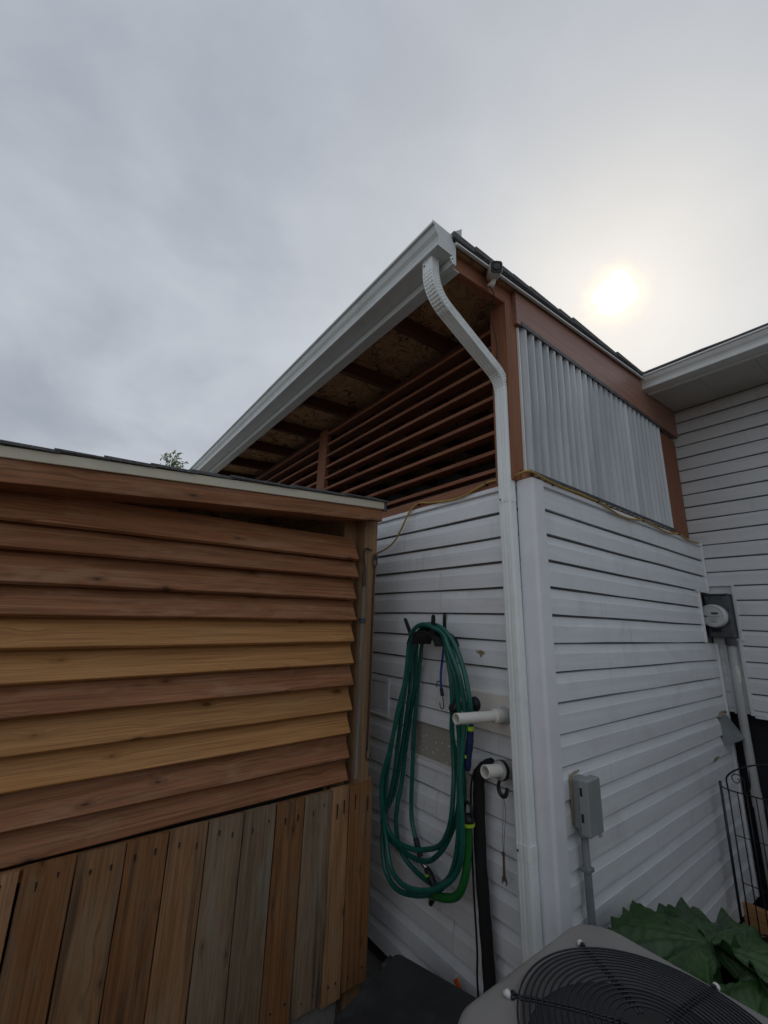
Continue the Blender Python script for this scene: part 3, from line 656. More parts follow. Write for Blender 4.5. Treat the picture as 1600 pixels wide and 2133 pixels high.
for k_, (x, pts) in HL.items():
    path = catmull([(x + .014 * math.sin(i * 1.1 + x * 50), y + rg.uniform(-.005, .005), z + rg.uniform(-.004, .004)) for i, (y, z) in enumerate(pts)], 6, closed=True)
    obj('hose_loop', MB().tube(path, HR, 12, closed=True), MT['hose'], hose, smooth=True)
F_ = [(-.04, .563, -.655), (-.04, .637, -.690), (-.04, .658, -.736), (-.04, .675, -.854), (-.04, .695, -1.017), (-.04, .711, -1.202), (-.04, .719, -1.38), (-.04, .722, -1.455), (-.045, .710, -1.53), (-.05, .676, -1.59)]
obj('hose_end', MB().tube(catmull(F_, 6), HR, 12), MT['hose'], hose, smooth=True)
G_ = [(-.15, .500, -.636), (-.15, .440, -.634), (-.15, .378, -.662), (-.15, .324, -.720), (-.15, .280, -.809), (-.15, .258, -.883), (-.145, .252, -.942), (-.13, .262, -1.00), (-.12, .270, -1.03)]
obj('hose_end', MB().tube(catmull(G_, 6), HR, 12), MT['hose'], hose, smooth=True)
def seg(name, path, r, m, parent, n=12): return obj(name, MB().tube(path, r, n), m, parent, smooth=True, autosmooth=40)
seg('strain_relief', [(-.05, .677, -1.588), (-.05, .643, -1.649)], [.0135, .0125], MT['black'], hose)
seg('metal_coupling', [(-.052, .641, -1.65), (-.052, .630, -1.657), (-.052, .612, -1.668), (-.052, .600, -1.675)], [.010, .013, .013, .010], MT['steel'], hose)
seg('shutoff_valve', [(-.053, .600, -1.675), (-.054, .580, -1.688), (-.055, .553, -1.713), (-.055, .540, -1.730)], [.013, .017, .016, .012], MT['black'], hose)
seg('valve_lever', [(-.072, .582, -1.690), (-.074, .570, -1.684)], [.006, .004], MT['lime'], hose)
seg('valve_outlet', [(-.055, .545, -1.745), (-.060, .560, -1.775), (-.062, .566, -1.790)], [.014, .012, .009], MT['black'], hose)
seg('green_leader', catmull([(-.10, .53, -1.728), (-.12, .47, -1.70), (-.12, .415, -1.683), (-.12, .357, -1.650), (-.12, .322, -1.594), (-.12, .304, -1.524), (-.12, .297, -1.462), (-.12, .295, -1.392)], 6), .0155, MT['hose_green'], hose)

hang = thing('hose_hanger', (0, .53, -.72), 'black plastic wall bracket with two upright prongs holding the hose', 'bracket')
sad = MB(); rings = []
for i in range(15):
    t = math.pi * (.06 + .88 * i / 14); cy, cz = .533, -.742; R0 = .103
    y = cy + math.cos(t) * R0; z = cz + math.sin(t) * R0 * .80
    ny, nz = math.cos(t), math.sin(t)
    rings.append([Vector((-.006, y, z)), Vector((-.165, y, z)), Vector((-.165, y - ny * .006, z - nz * .006)), Vector((-.006, y - ny * .006, z - nz * .006))])
sad.loft(rings); obj('saddle', sad, MT['black'], hang, smooth=True, autosmooth=40)
for y0, y1, z0 in ((.602, .634, -.690), (.455, .437, -.672)):
    pr_ = [(-.014, 0), (.014, 0), (.012, .078), (.006, .086), (-.006, .086), (-.012, .078)]
    def pf(dx): return lambda a, b: Vector((-.160 + dx - b * .18, y0 + (y1 - y0) * b / .08 + a, z0 + b))
    obj('prong', MB().prism(pr_, pf(-.004), pf(.004)), MT['black'], hang, bevel=.002)
obj('back_strap', MB().box(-.012, -.005, .517, .539, -.70, -.572), MT['black'], hang, bevel=.003)
obj('screw', MB().lathe([(0, -.001), (.006, -.001), (.006, .002), (0, .003)], (-.0125, .528, -.585), (-1, 0, 0), 12), MT['galv'], hang)

bung = thing('bungee_cord', (-.04, .51, -1.0), 'short blue bungee cord with black hooks dangling inside the hose coil', 'bungee')
seg('cord', catmull([(-.035, .508, -.735), (-.04, .512, -.79), (-.04, .523, -.864), (-.04, .520, -.925)], 6), .0055, MT['bluecord'], bung)
seg('hook_top', catmull([(-.035, .508, -.735), (-.035, .512, -.712), (-.04, .530, -.700), (-.045, .536, -.686)], 5), .0045, MT['black'], bung)
seg('sleeve', [(-.04, .520, -.922), (-.04, .512, -.955)], [.008, .009], MT['black'], bung)
seg('hook', catmull([(-.04, .512, -.955), (-.04, .506, -.985), (-.04, .505, -1.002), (-.04, .516, -1.012), (-.04, .527, -1.002), (-.04, .530, -.985)], 5), .0022, MT['black_metal'], bung)
seg('hook', catmull([(-.04, .522, -.925), (-.04, .528, -.900), (-.04, .540, -.893), (-.04, .550, -.905), (-.04, .549, -.922)], 5), .0022, MT['black_metal'], bung)

# square access hatch and perforated vent panel
hat = thing('wall_hatch', (0, 1.05, -1.12), 'small square framed hatch cover in the white siding near the shed post', 'hatch')
mb = MB().box(-.012, .004, .957, .976, -1.122, -.934).box(-.012, .004, 1.132, 1.151, -1.122, -.934).box(-.0115, .004, .976, 1.132, -.953, -.934).box(-.0115, .004, .976, 1.132, -1.122, -1.103)
obj('frame', mb, MT['trim'], hat)
obj('door', MB().box(-.008, .002, .979, 1.129, -1.100, -.956), MT['siding'], hat, bevel=.003)
obj('ledge', MB().box(-.016, .004, .950, 1.158, -1.132, -1.1225), MT['trim'], hat, bevel=.002)
vent = thing('perforated_vent', (0, .64, -1.29), 'taupe perforated vent panel behind the lower hose coil', 'vent')
obj('panel', MB().box(.010, .016, .492, .788, -1.262, -1.10), MT['perf'], vent, rot=RYF)
obj('sill', MB().box(-.012, .011, .485, .800, -1.292, -1.272), MT['trim'], vent, bevel=.002)
obj('sill_lip', MB().box(-.004, .010, .490, .790, -1.2715, -1.258), MT['pvc'], vent, bevel=.002)
obj('side_trim', MB().box(-.008, .011, .789, .800, -1.2715, -1.10), MT['trim'], vent, bevel=.002)
obj('side_trim', MB().box(-.008, .011, .480, .4895, -1.2715, -1.10), MT['trim'], vent, bevel=.002)
# mounting block, pipes, tap
blk = obj('mounting_block', MB().box(-.024, .004, .120, .378, -1.058, -.905), MT['pvc'], None, bevel=.004); tag(blk, 'pale flat mounting plate behind the upper white pipe', 'plate')
tap = thing('hose_tap', (0, .337, -1.0), 'dark round wall tap half hidden behind hose and white pipe', 'tap')
obj('flange', MB().lathe([(.0, .0), (.030, .0), (.031, .010), (.026, .022), (.016, .030), (0, .030)], (-.016, .328, -.962), (-1, 0, 0), 20), MT['black'], tap, smooth=True, autosmooth=40)
obj('body', MB().tube([(-.045, .330, -.963), (-.085, .352, -.968), (-.115, .366, -.985)], [.014, .018, .013], 12), MT['black'], tap, smooth=True)
obj('handle', MB().lathe([(0, 0), (.026, .003), (.029, .010), (.024, .018), (0, .020)], (-.118, .358, -.972), (-.7, .3, .5), 14), MT['black'], tap, smooth=True, autosmooth=40)
def pipe(name, label, base, tip, R0, collar):
    t = thing(name, (base[0], base[1], base[2] - R0), label, 'pipe')
    b, e = Vector(base), Vector(tip); ax = (e - b).normalized(); Ln = (e - b).length
    obj('tube', MB().lathe([(R0, 0.0), (R0, Ln - .001), (R0 - .0008, Ln), (R0 - .004, Ln), (R0 - .0045, Ln - .002), (R0 - .0045, Ln - .12), (.0005, Ln - .1205)], b, ax, 28), MT['pvc'], t, smooth=True, autosmooth=35)
    return t, ax, b
p1, ax, b = pipe('drain_pipe', 'longer white plastic pipe sticking out of the wall above the other pipe', (.0, .172, -.982), (-.285, .200, -.973), .0205, 0)
obj('collar', MB().lathe([(.0215, .046), (.0265, .048), (.0275, .062), (.0275, .086), (.0245, .088), (.0213, .088)], b, ax, 28), MT['pvc'], p1, smooth=True, autosmooth=35)
obj('sealant', MB().lathe([(.036, .012), (.036, .022), (.032, .034), (.027, .047), (.0212, .047)], b, ax, 14), MT['pvc_grey'], p1, smooth=True)
p2, ax, b = pipe('drain_pipe', 'short wide white pipe with grey sleeve below the longer pipe', (.0, .172, -1.182), (-.150, .180, -1.168), .0235, 0)
obj('sleeve', MB().lathe([(.0242, .004), (.034, .004), (.034, .070), (.0242, .070)], b, ax, 26), MT['pvc_grey'], p2, smooth=True, autosmooth=35)
obj('clamp_band', MB().lathe([(.0345, .050), (.0368, .050), (.0368, .066), (.0345, .066)], b, ax, 26), MT['black'], p2, smooth=True, autosmooth=35)
# insulated line dropping to the air conditioner
ins = thing('insulated_line', (-.06, .27, -2.0), 'thick black foam insulated line running down the white siding', 'pipe')
pth = catmull([(.0, .262, -1.185), (-.030, .270, -1.190), (-.055, .282, -1.212), (-.060, .287, -1.26), (-.060, .287, -1.50), (-.058, .272, -1.72), (-.060, .257, -1.90), (-.085, .235, -2.06), (-.16, .16, -2.15), (-.30, .0, -2.17), (-.36, -.16, -2.16)], 6)
obj('foam_jacket', MB().tube(pth, [.0235 + .0010 * math.sin(i * 1.7) for i in range(len(pth))], 14), MT['black_matte'], ins, smooth=True)
obj('cable', MB().tube(catmull([(-.05, .315, -1.21), (-.075, .318, -1.30), (-.070, .317, -1.6), (-.075, .300, -1.80), (-.075, .302, -1.90), (-.080, .285, -2.02), (-.10, .24, -2.10)], 8), .004, 8), MT['black'], ins, smooth=True)
# watering wand hanging in front
wand = thing('watering_wand', (-.12, .29, -1.39), 'navy and lime watering wand hanging head down beside the hose coil', 'wand')
seg('coupling', [(-.12, .272, -1.012), (-.12, .273, -1.030)], [.008, .0085], MT['steel'], wand)
seg('lime_ring', [(-.12, .273, -1.030), (-.12, .274, -1.046)], [.0145, .0150], MT['lime'], wand)
seg('grip', catmull([(-.12, .274, -1.046), (-.12, .277, -1.075), (-.12, .281, -1.105), (-.12, .289, -1.145), (-.12, .293, -1.175), (-.12, .292, -1.198)], 3), [.0140] * 4 + [.0152] * 4 + [.0148] * 3 + [.0155] * 2 + [.0150, .012, .009], MT['navy'], wand)
seg('lever', [(-.141, .283, -1.142), (-.143, .294, -1.148), (-.142, .305, -1.153)], [.0065, .0055, .0065], MT['lime'], wand)
seg('rod', [(-.12, .292, -1.196), (-.12, .297, -1.300)], .0048, MT['steel'], wand)
mb = MB(); cpt = Vector((-.12, .294, -1.345))
mb.tube([cpt + Vector((0, .020 * math.cos(a), .034 * math.sin(a))) for a in [2 * math.pi * i / 20 for i in range(20)]], .0058, 8, closed=True)
obj('head_loop', mb, MT['black'], wand, smooth=True)
obj('head', MB().lathe([(.0, 0), (.018, .0), (.024, .006), (.0255, .016), (.020, .026), (.010, .034), (0, .036)], (-.12, .294, -1.385), (0, 0, 1), 18), MT['black'], wand, smooth=True, autosmooth=40)
obj('lime_band', MB().lathe([(.0245, 0), (.0268, 0), (.0268, .011), (.0245, .011)], (-.12, .294, -1.391), (0, .05, 1), 22), MT['lime'], wand, smooth=True, autosmooth=40)
# black cable hook with an open-end wrench on a wire
hk = thing('cable_hook', (-.08, .15, -1.26), 'black plastic C hook below the short wide pipe', 'hook')
seg('hook_arm', catmull([(-.088, .160, -1.205), (-.088, .166, -1.220), (-.088, .163, -1.240), (-.088, .150, -1.252), (-.088, .136, -1.248), (-.088, .128, -1.232), (-.088, .127, -1.220)], 5), [.006 + .002 * math.sin(i / 30 * 3.14) for i in range(31)], MT['black'], hk)
wr = thing('wrench', (-.05, .17, -1.56), 'small steel open end wrench hanging on a thin wire loop', 'wrench')
seg('wire', catmull([(-.088, .150, -1.243), (-.078, .156, -1.30), (-.058, .178, -1.40), (-.05, .183, -1.455), (-.05, .181, -1.456), (-.058, .170, -1.40), (-.080, .143, -1.30), (-.090, .147, -1.243)], 4), .0011, MT['steel'], wr, 6)
mb = MB().lathe([(.0045, -.002), (.0085, -.002), (.0085, .002), (.0045, .002)], (-.05, .182, -1.462), (-1, 0, 0), 16)
obj('ring_end', mb, MT['steel'], wr, smooth=True, autosmooth=40)
wp = [(-.0042, -.008), (.0042, -.008), (.0055, -.070), (.0115, -.082), (.012, -.094), (.0075, -.100), (.0058, -.088), (-.0050, -.086), (-.0068, -.098), (-.0115, -.092), (-.0110, -.080), (-.0055, -.070)]
obj('shank', MB().prism(wp, lambda a, b_: Vector((-.052, .182 - a, -1.462 + b_)), lambda a, b_: Vector((-.0475, .182 - a, -1.462 + b_))), MT['steel'], wr)
# yellow extension cord tacked along the sill
cordp = [(-.12, 1.30, -.250), (-.09, 1.152, -.223), (-.06, 1.05, -.220), (-.04, .975, -.196), (-.025, .914, -.151), (-.022, .860, -.085), (-.022, .790, .003), (-.022, .718, .036), (-.022, .630, .022), (-.022, .535, .009), (-.022, .440, .002), (-.022, .365, .008), (-.022, .29, .026), (-.022, .213, .040), (-.024, .13, .032), (-.034, .065, .020), (-.066, .02, .018), (-.062, -.026, .020), (-.02, -.034, .016), (.05, -.026, .0145), (.145, -.020, .0125), (.26, -.018, .013), (.37, -.017, .016), (.48, -.017, .014), (.564, -.017, .014), (.62, -.017, .007), (.675, -.019, -.002), (.77, -.019, -.016), (.868, -.019, -.019), (.97, -.018, -.011), (1.06, -.017, .003), (1.116, -.017, .010), (1.266, -.018, .002), (1.38, -.019, -.008), (1.488, -.019, -.009), (1.58, -.018, .001), (1.677, -.017, .014), (1.80, -.018, -.003), (1.93, -.019, -.006), (2.05, -.018, .003)]
cd_ = thing('extension_cord', (0, .0, 0), 'yellow extension cord draped along the top of the siding', 'cord')
obj('cable', MB().tube(catmull(cordp, 5), .0052, 8), MT['cord'], cd_, smooth=True)
for q in ((-.014, .718, .034), (-.014, .235, .036), (.145, -.009, .012), (.564, -.009, .014), (1.116, -.009, .010), (1.677, -.009, .014)):
    c = Vector(q); L_ = q[0] < 0
    obj('cable_tie', MB().box(c.x - (.014 if L_ else .003), c.x + (.01 if L_ else .003), c.y - (.003 if L_ else .015), c.y + (.003 if L_ else .012), c.z - .009, c.z + .009), MT['black'], cd_, bevel=.002)
# security camera under the rake
sc_ = thing('security_camera', (-.20, .02, .95), 'small white and black security camera on the rake of the porch roof', 'camera')
cc = Vector((-.215, -.006, .985)); fw = Vector((-.55, -.75, -.28)).normalized()
sx = fw.cross(Vector((0, 0, 1))).normalized(); sy = sx.cross(fw)
def rrect(hw, hh, r, n=5):
    o_ = []
    for cx, cy, a0 in ((hw - r, hh - r, 0), (-hw + r, hh - r, 90), (-hw + r, -hh + r, 180), (hw - r, -hh + r, 270)):
        for i in range(n + 1): a = rad(a0 + 90 * i / n); o_.append((cx + r * math.cos(a), cy + r * math.sin(a)))
    return o_
rings = [[cc + fw * t + sx * a * s_ + sy * b_ * s_ for a, b_ in rrect(.029, .029, .014)] for t, s_ in ((-.055, .55), (-.045, .85), (-.03, .97), (.030, 1.0), (.034, .97))]
obj('body', MB().loft(rings), MT['pvc'], sc_, smooth=True, autosmooth=40)
rings = [[cc + fw * t + sx * a * s_ + sy * b_ * s_ for a, b_ in rrect(.027, .027, .0125)] for t, s_ in ((.0345, 1.0), (.038, .96), (.0385, .90), (.036, .6))]
obj('face', MB().loft(rings), MT['black'], sc_, smooth=True, autosmooth=30)
obj('lens', MB().lathe([(.015, .034), (.015, .0395), (.010, .041), (0, .0405)], cc, fw, 20), MT['lcd'], sc_, smooth=True, autosmooth=30)
obj('bracket', MB().tube([cc - sy * .028 - fw * .02, cc - sy * .045 - fw * .015, cc + Vector((.015, .040, -.055))], [.014, .012, .018], 12), MT['pvc'], sc_, smooth=True)
seg('cable', catmull([cc + Vector((.0, .03, -.065)), cc + Vector((.01, .02, -.095)), cc + Vector((.03, .03, -.115)), cc + Vector((.05, .08, -.13)), cc + Vector((.10, .10, -.16)), (-.075, .100, .70), (-.078, .11, .55)], 5), .0025, MT['black'], sc_)

# ================================================================== meter wall things
met = thing('electricity_meter', (2.12, -.03, -.65), 'round electricity meter on a dull grey metal box in the wall notch', 'meter')
bx = obj('meter_box', MB().box(2.045, 2.144, -.132, .004, -.652, -.372), MT['galv'], met, bevel=.004)
obj('box_hood', MB().box(2.036, 2.144, -.136, .006, -.3715, -.362), MT['galv'], met, bevel=.002)
mc = Vector((2.044, -.047, -.512))
obj('socket_ring', MB().lathe([(.078, .0), (.083, .004), (.083, .020), (.078, .024)], mc, (-1, 0, 0), 36), MT['galv'], met, smooth=True, autosmooth=35)
obj('cover', MB().lathe([(.078, .02), (.076, .055), (.073, .066), (.066, .070), (.066, .060)], mc, (-1, 0, 0), 36), MT['glass'], met, smooth=True, autosmooth=35)
face_o = obj('dial_face', MB().lathe([(0, .050), (.0655, .050), (.0655, .0655), (0, .0660)], mc, (-1, 0, 0), 36), MT['meter_face'], met)
fx = mc.x - .0664
obj('lcd_window', MB().box(fx - .0015, fx + .0005, mc.y - .034, mc.y + .004, mc.z + .008, mc.z + .022), MT['lcd'], face_o)
for (a, b_, c_, d__) in ((-.045, .050, -.006, -.003), (-.030, .010, -.016, -.013), (-.020, .020, -.026, -.0235), (-.018, .012, -.042, -.036), (.030, .050, -.010, .002)):
    obj('printed_line', MB().box(fx - .001, fx + .0005, mc.y + a, mc.y + b_, mc.z + c_, mc.z + d__), MT['pvc_dark'], face_o)
obj('seal_tab', MB().box(2.036, 2.0448, -.07, -.02, -.618, -.600), MT['black'], met, bevel=.003)
con = thing('meter_conduit', (2.1, -.093, GZ), 'pale grey plastic conduit dropping from the electricity meter', 'conduit')
obj('pipe', MB().tube([(2.105, -.093, -.66), (2.10, -.090, -1.1), (2.09, -.097, -1.7), (2.07, -.105, GZ - .02)], .024, 20), MT['pvc_grey'], con, smooth=True)
obj('fitting', MB().lathe([(.024, 0), (.031, 0), (.031, -.05), (.0245, -.052)], (2.105, -.093, -.653), (0, 0, 1), 20), MT['galv'], con, smooth=True, autosmooth=40)
obj('coupling', MB().lathe([(.0243, 0), (.0275, .002), (.0275, .09), (.0243, .092)], (2.093, -.095, -1.66), (.008, .006, 1), 20), MT['pvc_grey'], con, smooth=True, autosmooth=40)
obj('paper_tag', MB().lathe([(.0243, 0), (.0249, 0), (.0249, .105), (.0243, .105)], (2.1035, -.0915, -.935), (.006, -.006, 1), 20), MT['pvc'], con, smooth=True, autosmooth=40)
jb = thing('junction_box', (.16, -.04, -1.36), 'grey plastic junction box with hinged cover on the siding', 'junction box')
obj('base', MB().box(.128, .196, -.046, -.003, -1.352, -1.182), MT['boxgrey'], jb, bevel=.006)
obj('cover', MB().box(.106, .205, -.084, -.047, -1.358, -1.174), MT['boxgrey'], jb, bevel=.004)
for z in (-1.215, -1.300): obj('hinge_slot', MB().box(.1048, .107, -.063, -.054, z - .014, z + .014), MT['black'], jb)
for z in (-1.215, -1.300): obj('hinge', MB().box(.118, .128, -.050, -.036, z - .016, z + .016), MT['boxgrey'], jb, bevel=.002)
for x in (.176, .186): obj('latch', MB().lathe([(.0, 0), (.004, 0), (.004, .012), (0, .013)], (x, -.078, -1.356), (0, -.3, -1), 8), MT['steel'], jb)
obj('sealant', MB().tube(catmull([(.124, -.010, -1.34), (.122, -.012, -1.26), (.124, -.010, -1.185), (.150, -.006, -1.176), (.200, -.004, -1.172)], 5), .0035, 8), MT['foam'], jb, smooth=True)
obj('hub', MB().lathe([(.019, 0), (.021, .004), (.021, .026), (.016, .028)], (.158, -.030, -1.379), (0, 0, 1), 16), MT['boxgrey'], jb, smooth=True, autosmooth=40)
obj('conduit', MB().tube([(.158, -.030, -1.375), (.160, -.031, -1.52), (.164, -.031, -1.75), (.166, -.031, GZ)], .0135, 14), MT['pvc_dark'], jb, smooth=True)
obj('strap', MB().box(.143, .182, -.047, -.012, -1.492, -1.476), MT['pvc_dark'], jb, bevel=.003)
hood = thing('vent_hood', (2.02, -.02, -1.3), 'sloped grey metal vent hood on the siding near the meter conduit', 'vent hood')
hv = [(1.96, 0, -1.140), (1.96, 0, -1.318), (1.96, -.088, -1.272), (2.09, 0, -1.140), (2.09, 0, -1.318), (2.09, -.088, -1.272)]
def sheet(pts, off, name, m):
    pts = [Vector(p) for p in pts]; n = (pts[1] - pts[0]).cross(pts[2] - pts[0]).normalized() * off; k_ = len(pts)
    return obj(name, MB().loft([pts, [p + n for p in pts]]), m, hood)
sheet([hv[0], hv[1], hv[2]], -.0012, 'cheek', MT['hoodgrey']); sheet([hv[3], hv[4], hv[5]], .0012, 'cheek', MT['hoodgrey'])
sheet([(1.957, .0, -1.137), (2.093, .0, -1.137), (2.093, -.090, -1.2705), (1.957, -.090, -1.2705)], .0012, 'top_plate', MT['hoodgrey'])
obj('flap', MB().box(1.966, 2.084, -.030, -.026, -1.30, -1.19), MT['black'], hood)
obj('sealant', MB().tube(catmull([(1.950, -.008, -1.15), (1.962, -.009, -1.130), (2.02, -.009, -1.124), (2.08, -.008, -1.128)], 5), .008, 8), MT['foam'], hood, smooth=True)
obj('scuff', MB().prism([(1.72, -1.372), (1.75, -1.356), (1.83, -1.356), (1.845, -1.362), (1.80, -1.366), (1.76, -1.376)], lambda x, z: Vector((x, -.0062, z)), lambda x, z: Vector((x, -.001, z))), MT['foam'], porch)

# ================================================================== wire fence panel, bed timber, debris
gate = thing('wire_fence_panel', (1.6, -.3, GZ), 'arched black wire garden fence panel leaning by the siding', 'fence panel')
GX = 1.60
def wire(name, pts, r, n=6): return obj(name, MB().tube(pts, r, n), MT['black_metal'], gate, smooth=True)
wire('post', [(GX, -.062, GZ), (GX, -.060, -1.436)], .0070, 8)
wire('post', [(GX, -.60, GZ), (GX, -.60, -1.436)], .0070, 8)
arch = [(GX, -.093, -1.475), (GX, -.093, -1.412), (GX, -.125, -1.372), (GX, -.17, -1.343), (GX, -.22, -1.318), (GX, -.275, -1.300), (GX, -.33, -1.295), (GX, -.385, -1.300), (GX, -.44, -1.318), (GX, -.49, -1.343), (GX, -.535, -1.372), (GX, -.567, -1.412), (GX, -.567, -1.475)]
wire('arch', catmull(arch, 5), .0042)
wire('top_rail', catmull([(GX, -.060, -1.458), (GX, -.095, -1.470), (GX, -.20, -1.472), (GX, -.45, -1.472), (GX, -.60, -1.458)], 5), .0040)
for z in (-1.687, -1.906, -2.12): wire('rail', [(GX, -.093, z), (GX, -.567, z)], .0026)
for i in range(13):
    y = -.093 - .0395 * i
    wire('bar', [(GX + .003, y, -1.47), (GX + .003, y, GZ)], .0036 if i in (0, 12) else .0028)
for s0, sg in ((-.14, 1), (-.52, -1)):
    sp = []
    for i in range(22):
        a = 2.0 + i * .36; r = .006 + .0013 * i
        sp.append((GX, s0 + sg * r * math.cos(a), -1.408 + r * math.sin(a)))
    sp += [(GX, s0 - sg * .030, -1.462), (GX, s0 - sg * .052, -1.440), (GX, s0 - sg * .058, -1.40), (GX, s0 - sg * .060, -1.35)]
    wire('scroll', catmull(sp, 3), .0026)
tm = board('bed_timber', (1.88, -1.6, GZ + .075), (1.88, .0, GZ + .075), (0, 0, 1), .115, .04, MT['bed_wood'], None); tag(tm, 'orange brown raised bed timber behind the wire fence', 'timber')
rg = random.Random(8); deb = MB()
for i in range(170):
    c = Vector((rg.uniform(.3, 1.82), rg.uniform(-1.2, -.04), GZ + .045)); a = rg.uniform(0, 6.28); s_ = rg.uniform(.008, .028)
    deb.add([c + Vector((math.cos(a) * s_, math.sin(a) * s_, rg.uniform(0, .015))), c + Vector((math.cos(a + 1.8) * s_ * .5, math.sin(a + 1.8) * s_ * .5, rg.uniform(0, .01))), c - Vector((math.cos(a) * s_, math.sin(a) * s_, -.004)), c + Vector((math.cos(a - 1.8) * s_ * .5, math.sin(a - 1.8) * s_ * .5, rg.uniform(0, .012)))], [(0, 1, 2, 3)])
dob = obj('leaf_litter', deb, MT['debris']); dob['kind'] = 'stuff'; dob['label'] = 'scattered dry leaf litter and chips on dark soil'; dob['category'] = 'litter'

# ================================================================== air conditioner
AC = Vector((-.462, -.498, -1.443)); ac = thing('air_conditioner', (AC.x, AC.y, GZ), 'taupe air conditioner condenser with round black wire fan grille', 'air conditioner')
def perim(a, r, n=12):
    o_ = []
    for cx, cy, a0 in ((a - r, a - r, 0), (-a + r, a - r, 90), (-a + r, -a + r, 180), (a - r, -a + r, 270)):
        for i in range(n): t = rad(a0 + 90 * i / (n - 1)); o_.append(Vector((cx + r * math.cos(t), cy + r * math.sin(t), 0)))
    return o_
HOLE = .262
base_p = perim(.31, .10, 14)
# densify straight runs
dens = []
for i, p in enumerate(base_p):
    q = base_p[(i + 1) % len(base_p)]; dens.append(p)
    if (q - p).length > .05:
        for k_ in range(1, 10): dens.append(p.lerp(q, k_ / 10))
def shrink(p, dd):
    a = .31 - dd; f_ = a / .31; return p * f_
circ = [Vector((p.x, p.y, 0)).normalized() for p in dens]
rows = [[AC + shrink(p, 0) + Vector((0, 0, -.055)) for p in dens], [AC + shrink(p, 0) + Vector((0, 0, -.016)) for p in dens], [AC + shrink(p, .003) + Vector((0, 0, -.007)) for p in dens], [AC + shrink(p, .010) + Vector((0, 0, -.0015)) for p in dens], [AC + shrink(p, .020) for p in dens]]
for t in (.35, .7, .93): rows.append([AC + shrink(p, .020).lerp(c * (HOLE + .018), t) + Vector((0, 0, .002 * t)) for p, c in zip(dens, circ)])
rows += [[AC + c * (HOLE + .012) + Vector((0, 0, .007)) for c in circ], [AC + c * (HOLE + .005) + Vector((0, 0, .011)) for c in circ], [AC + c * HOLE + Vector((0, 0, .007)) for c in circ], [AC + c * (HOLE - .003) + Vector((0, 0, -.03)) for c in circ], [AC + c * (HOLE - .006) + Vector((0, 0, -.05)) for c in circ]]
obj('top_panel', MB().loft(rows, cap=False), MT['ac'], ac, smooth=True, autosmooth=50)
rows = [[AC + shrink(p, .008) + Vector((0, 0, z)) for p in dens] for z in (-.0551, -.79)]
obj('cabinet', MB().loft(rows, cap=False), MT['ac'], ac, smooth=True, autosmooth=40)
for i in range(22):
    z = -.10 - .029 * i
    rows = [[AC + shrink(p, dd) + Vector((0, 0, z + h)) for p in dens] for dd, h in ((.0085, .0), (.002, -.004), (.002, -.008), (.0085, -.014))]
    obj('louvre_rib', MB().loft(rows, cap=False), MT['ac'], ac)
obj('shroud', MB().lathe([(HOLE - .004, -.051), (HOLE - .006, -.30), (.0, -.305)], AC, (0, 0, 1), 48), MT['shroud'], ac, smooth=True, autosmooth=40)
for i in range(4):
    a0 = rad(35 + 90 * i); rows = []
    for t in range(7):
        r = .06 + .185 * t / 6; a = a0 + .18 * t / 6; wdt = .35 - .10 * t / 6
        rows.append([AC + Vector((r * math.cos(a + s_ * wdt), r * math.sin(a + s_ * wdt), -.14 + s_ * .045 + dz)) for s_, dz in ((-1, 0), (0, .006), (1, 0), (1, -.003), (0, .003), (-1, -.003))])
    obj('fan_blade', MB().loft(rows), MT['shroud'], ac, smooth=True, autosmooth=50)
mot = obj('motor', MB().lathe([(0, -.05), (.052, -.055), (.062, -.068), (.062, -.17), (0, -.175)], AC, (0, 0, 1), 24), MT['shroud'], ac, smooth=True, autosmooth=40)
dome = lambda r: .013 + .026 * (1 - (r / .268) ** 2)
r = .268; 
while r > .055:
    obj('grille_ring', MB().tube([AC + Vector((r * math.cos(a), r * math.sin(a), dome(r))) for a in [2 * math.pi * i / 72 for i in range(72)]], .0021, 6, closed=True), MT['black_metal'], ac, smooth=True)
    r -= .0128
for i in range(6):
    a = rad(-3 + 60 * i)
    for s_ in (-.0045, .0045):
        off = Vector((-math.sin(a), math.cos(a), 0)) * s_
        obj('grille_spoke', MB().tube([AC + off + Vector((r * math.cos(a), r * math.sin(a), dome(r) - .0042)) for r in (.05, .10, .15, .20, .24, .268)] + [AC + off + Vector((.276 * math.cos(a), .276 * math.sin(a), .009))], .0026, 6), MT['black_metal'], ac, smooth=True)
    p = AC + Vector((.280 * math.cos(a), .280 * math.sin(a), .004))
    obj('grille_screw', MB().lathe([(.0, .0), (.009, .0), (.009, .005), (.006, .007), (.006, .011), (0, .012)], p, (0, 0, 1), 10), MT['black_metal'], ac)
    obj('clip', MB().tube([p + Vector((math.cos(a) * .004, math.sin(a) * .004, .001)), p + Vector((math.cos(a) * .014, math.sin(a) * .014, .004)), p + Vector((math.cos(a) * .022, math.sin(a) * .022, .001))], [.007, .008, .004], 10), MT['alu_house'], ac, smooth=True)
struct(obj('equipment_pad', MB().box(AC.x - .36, AC.x + .36, AC.y - .36, AC.y + .36, GZ - .01, AC.z - .791), MT['concrete'], bevel=.006))

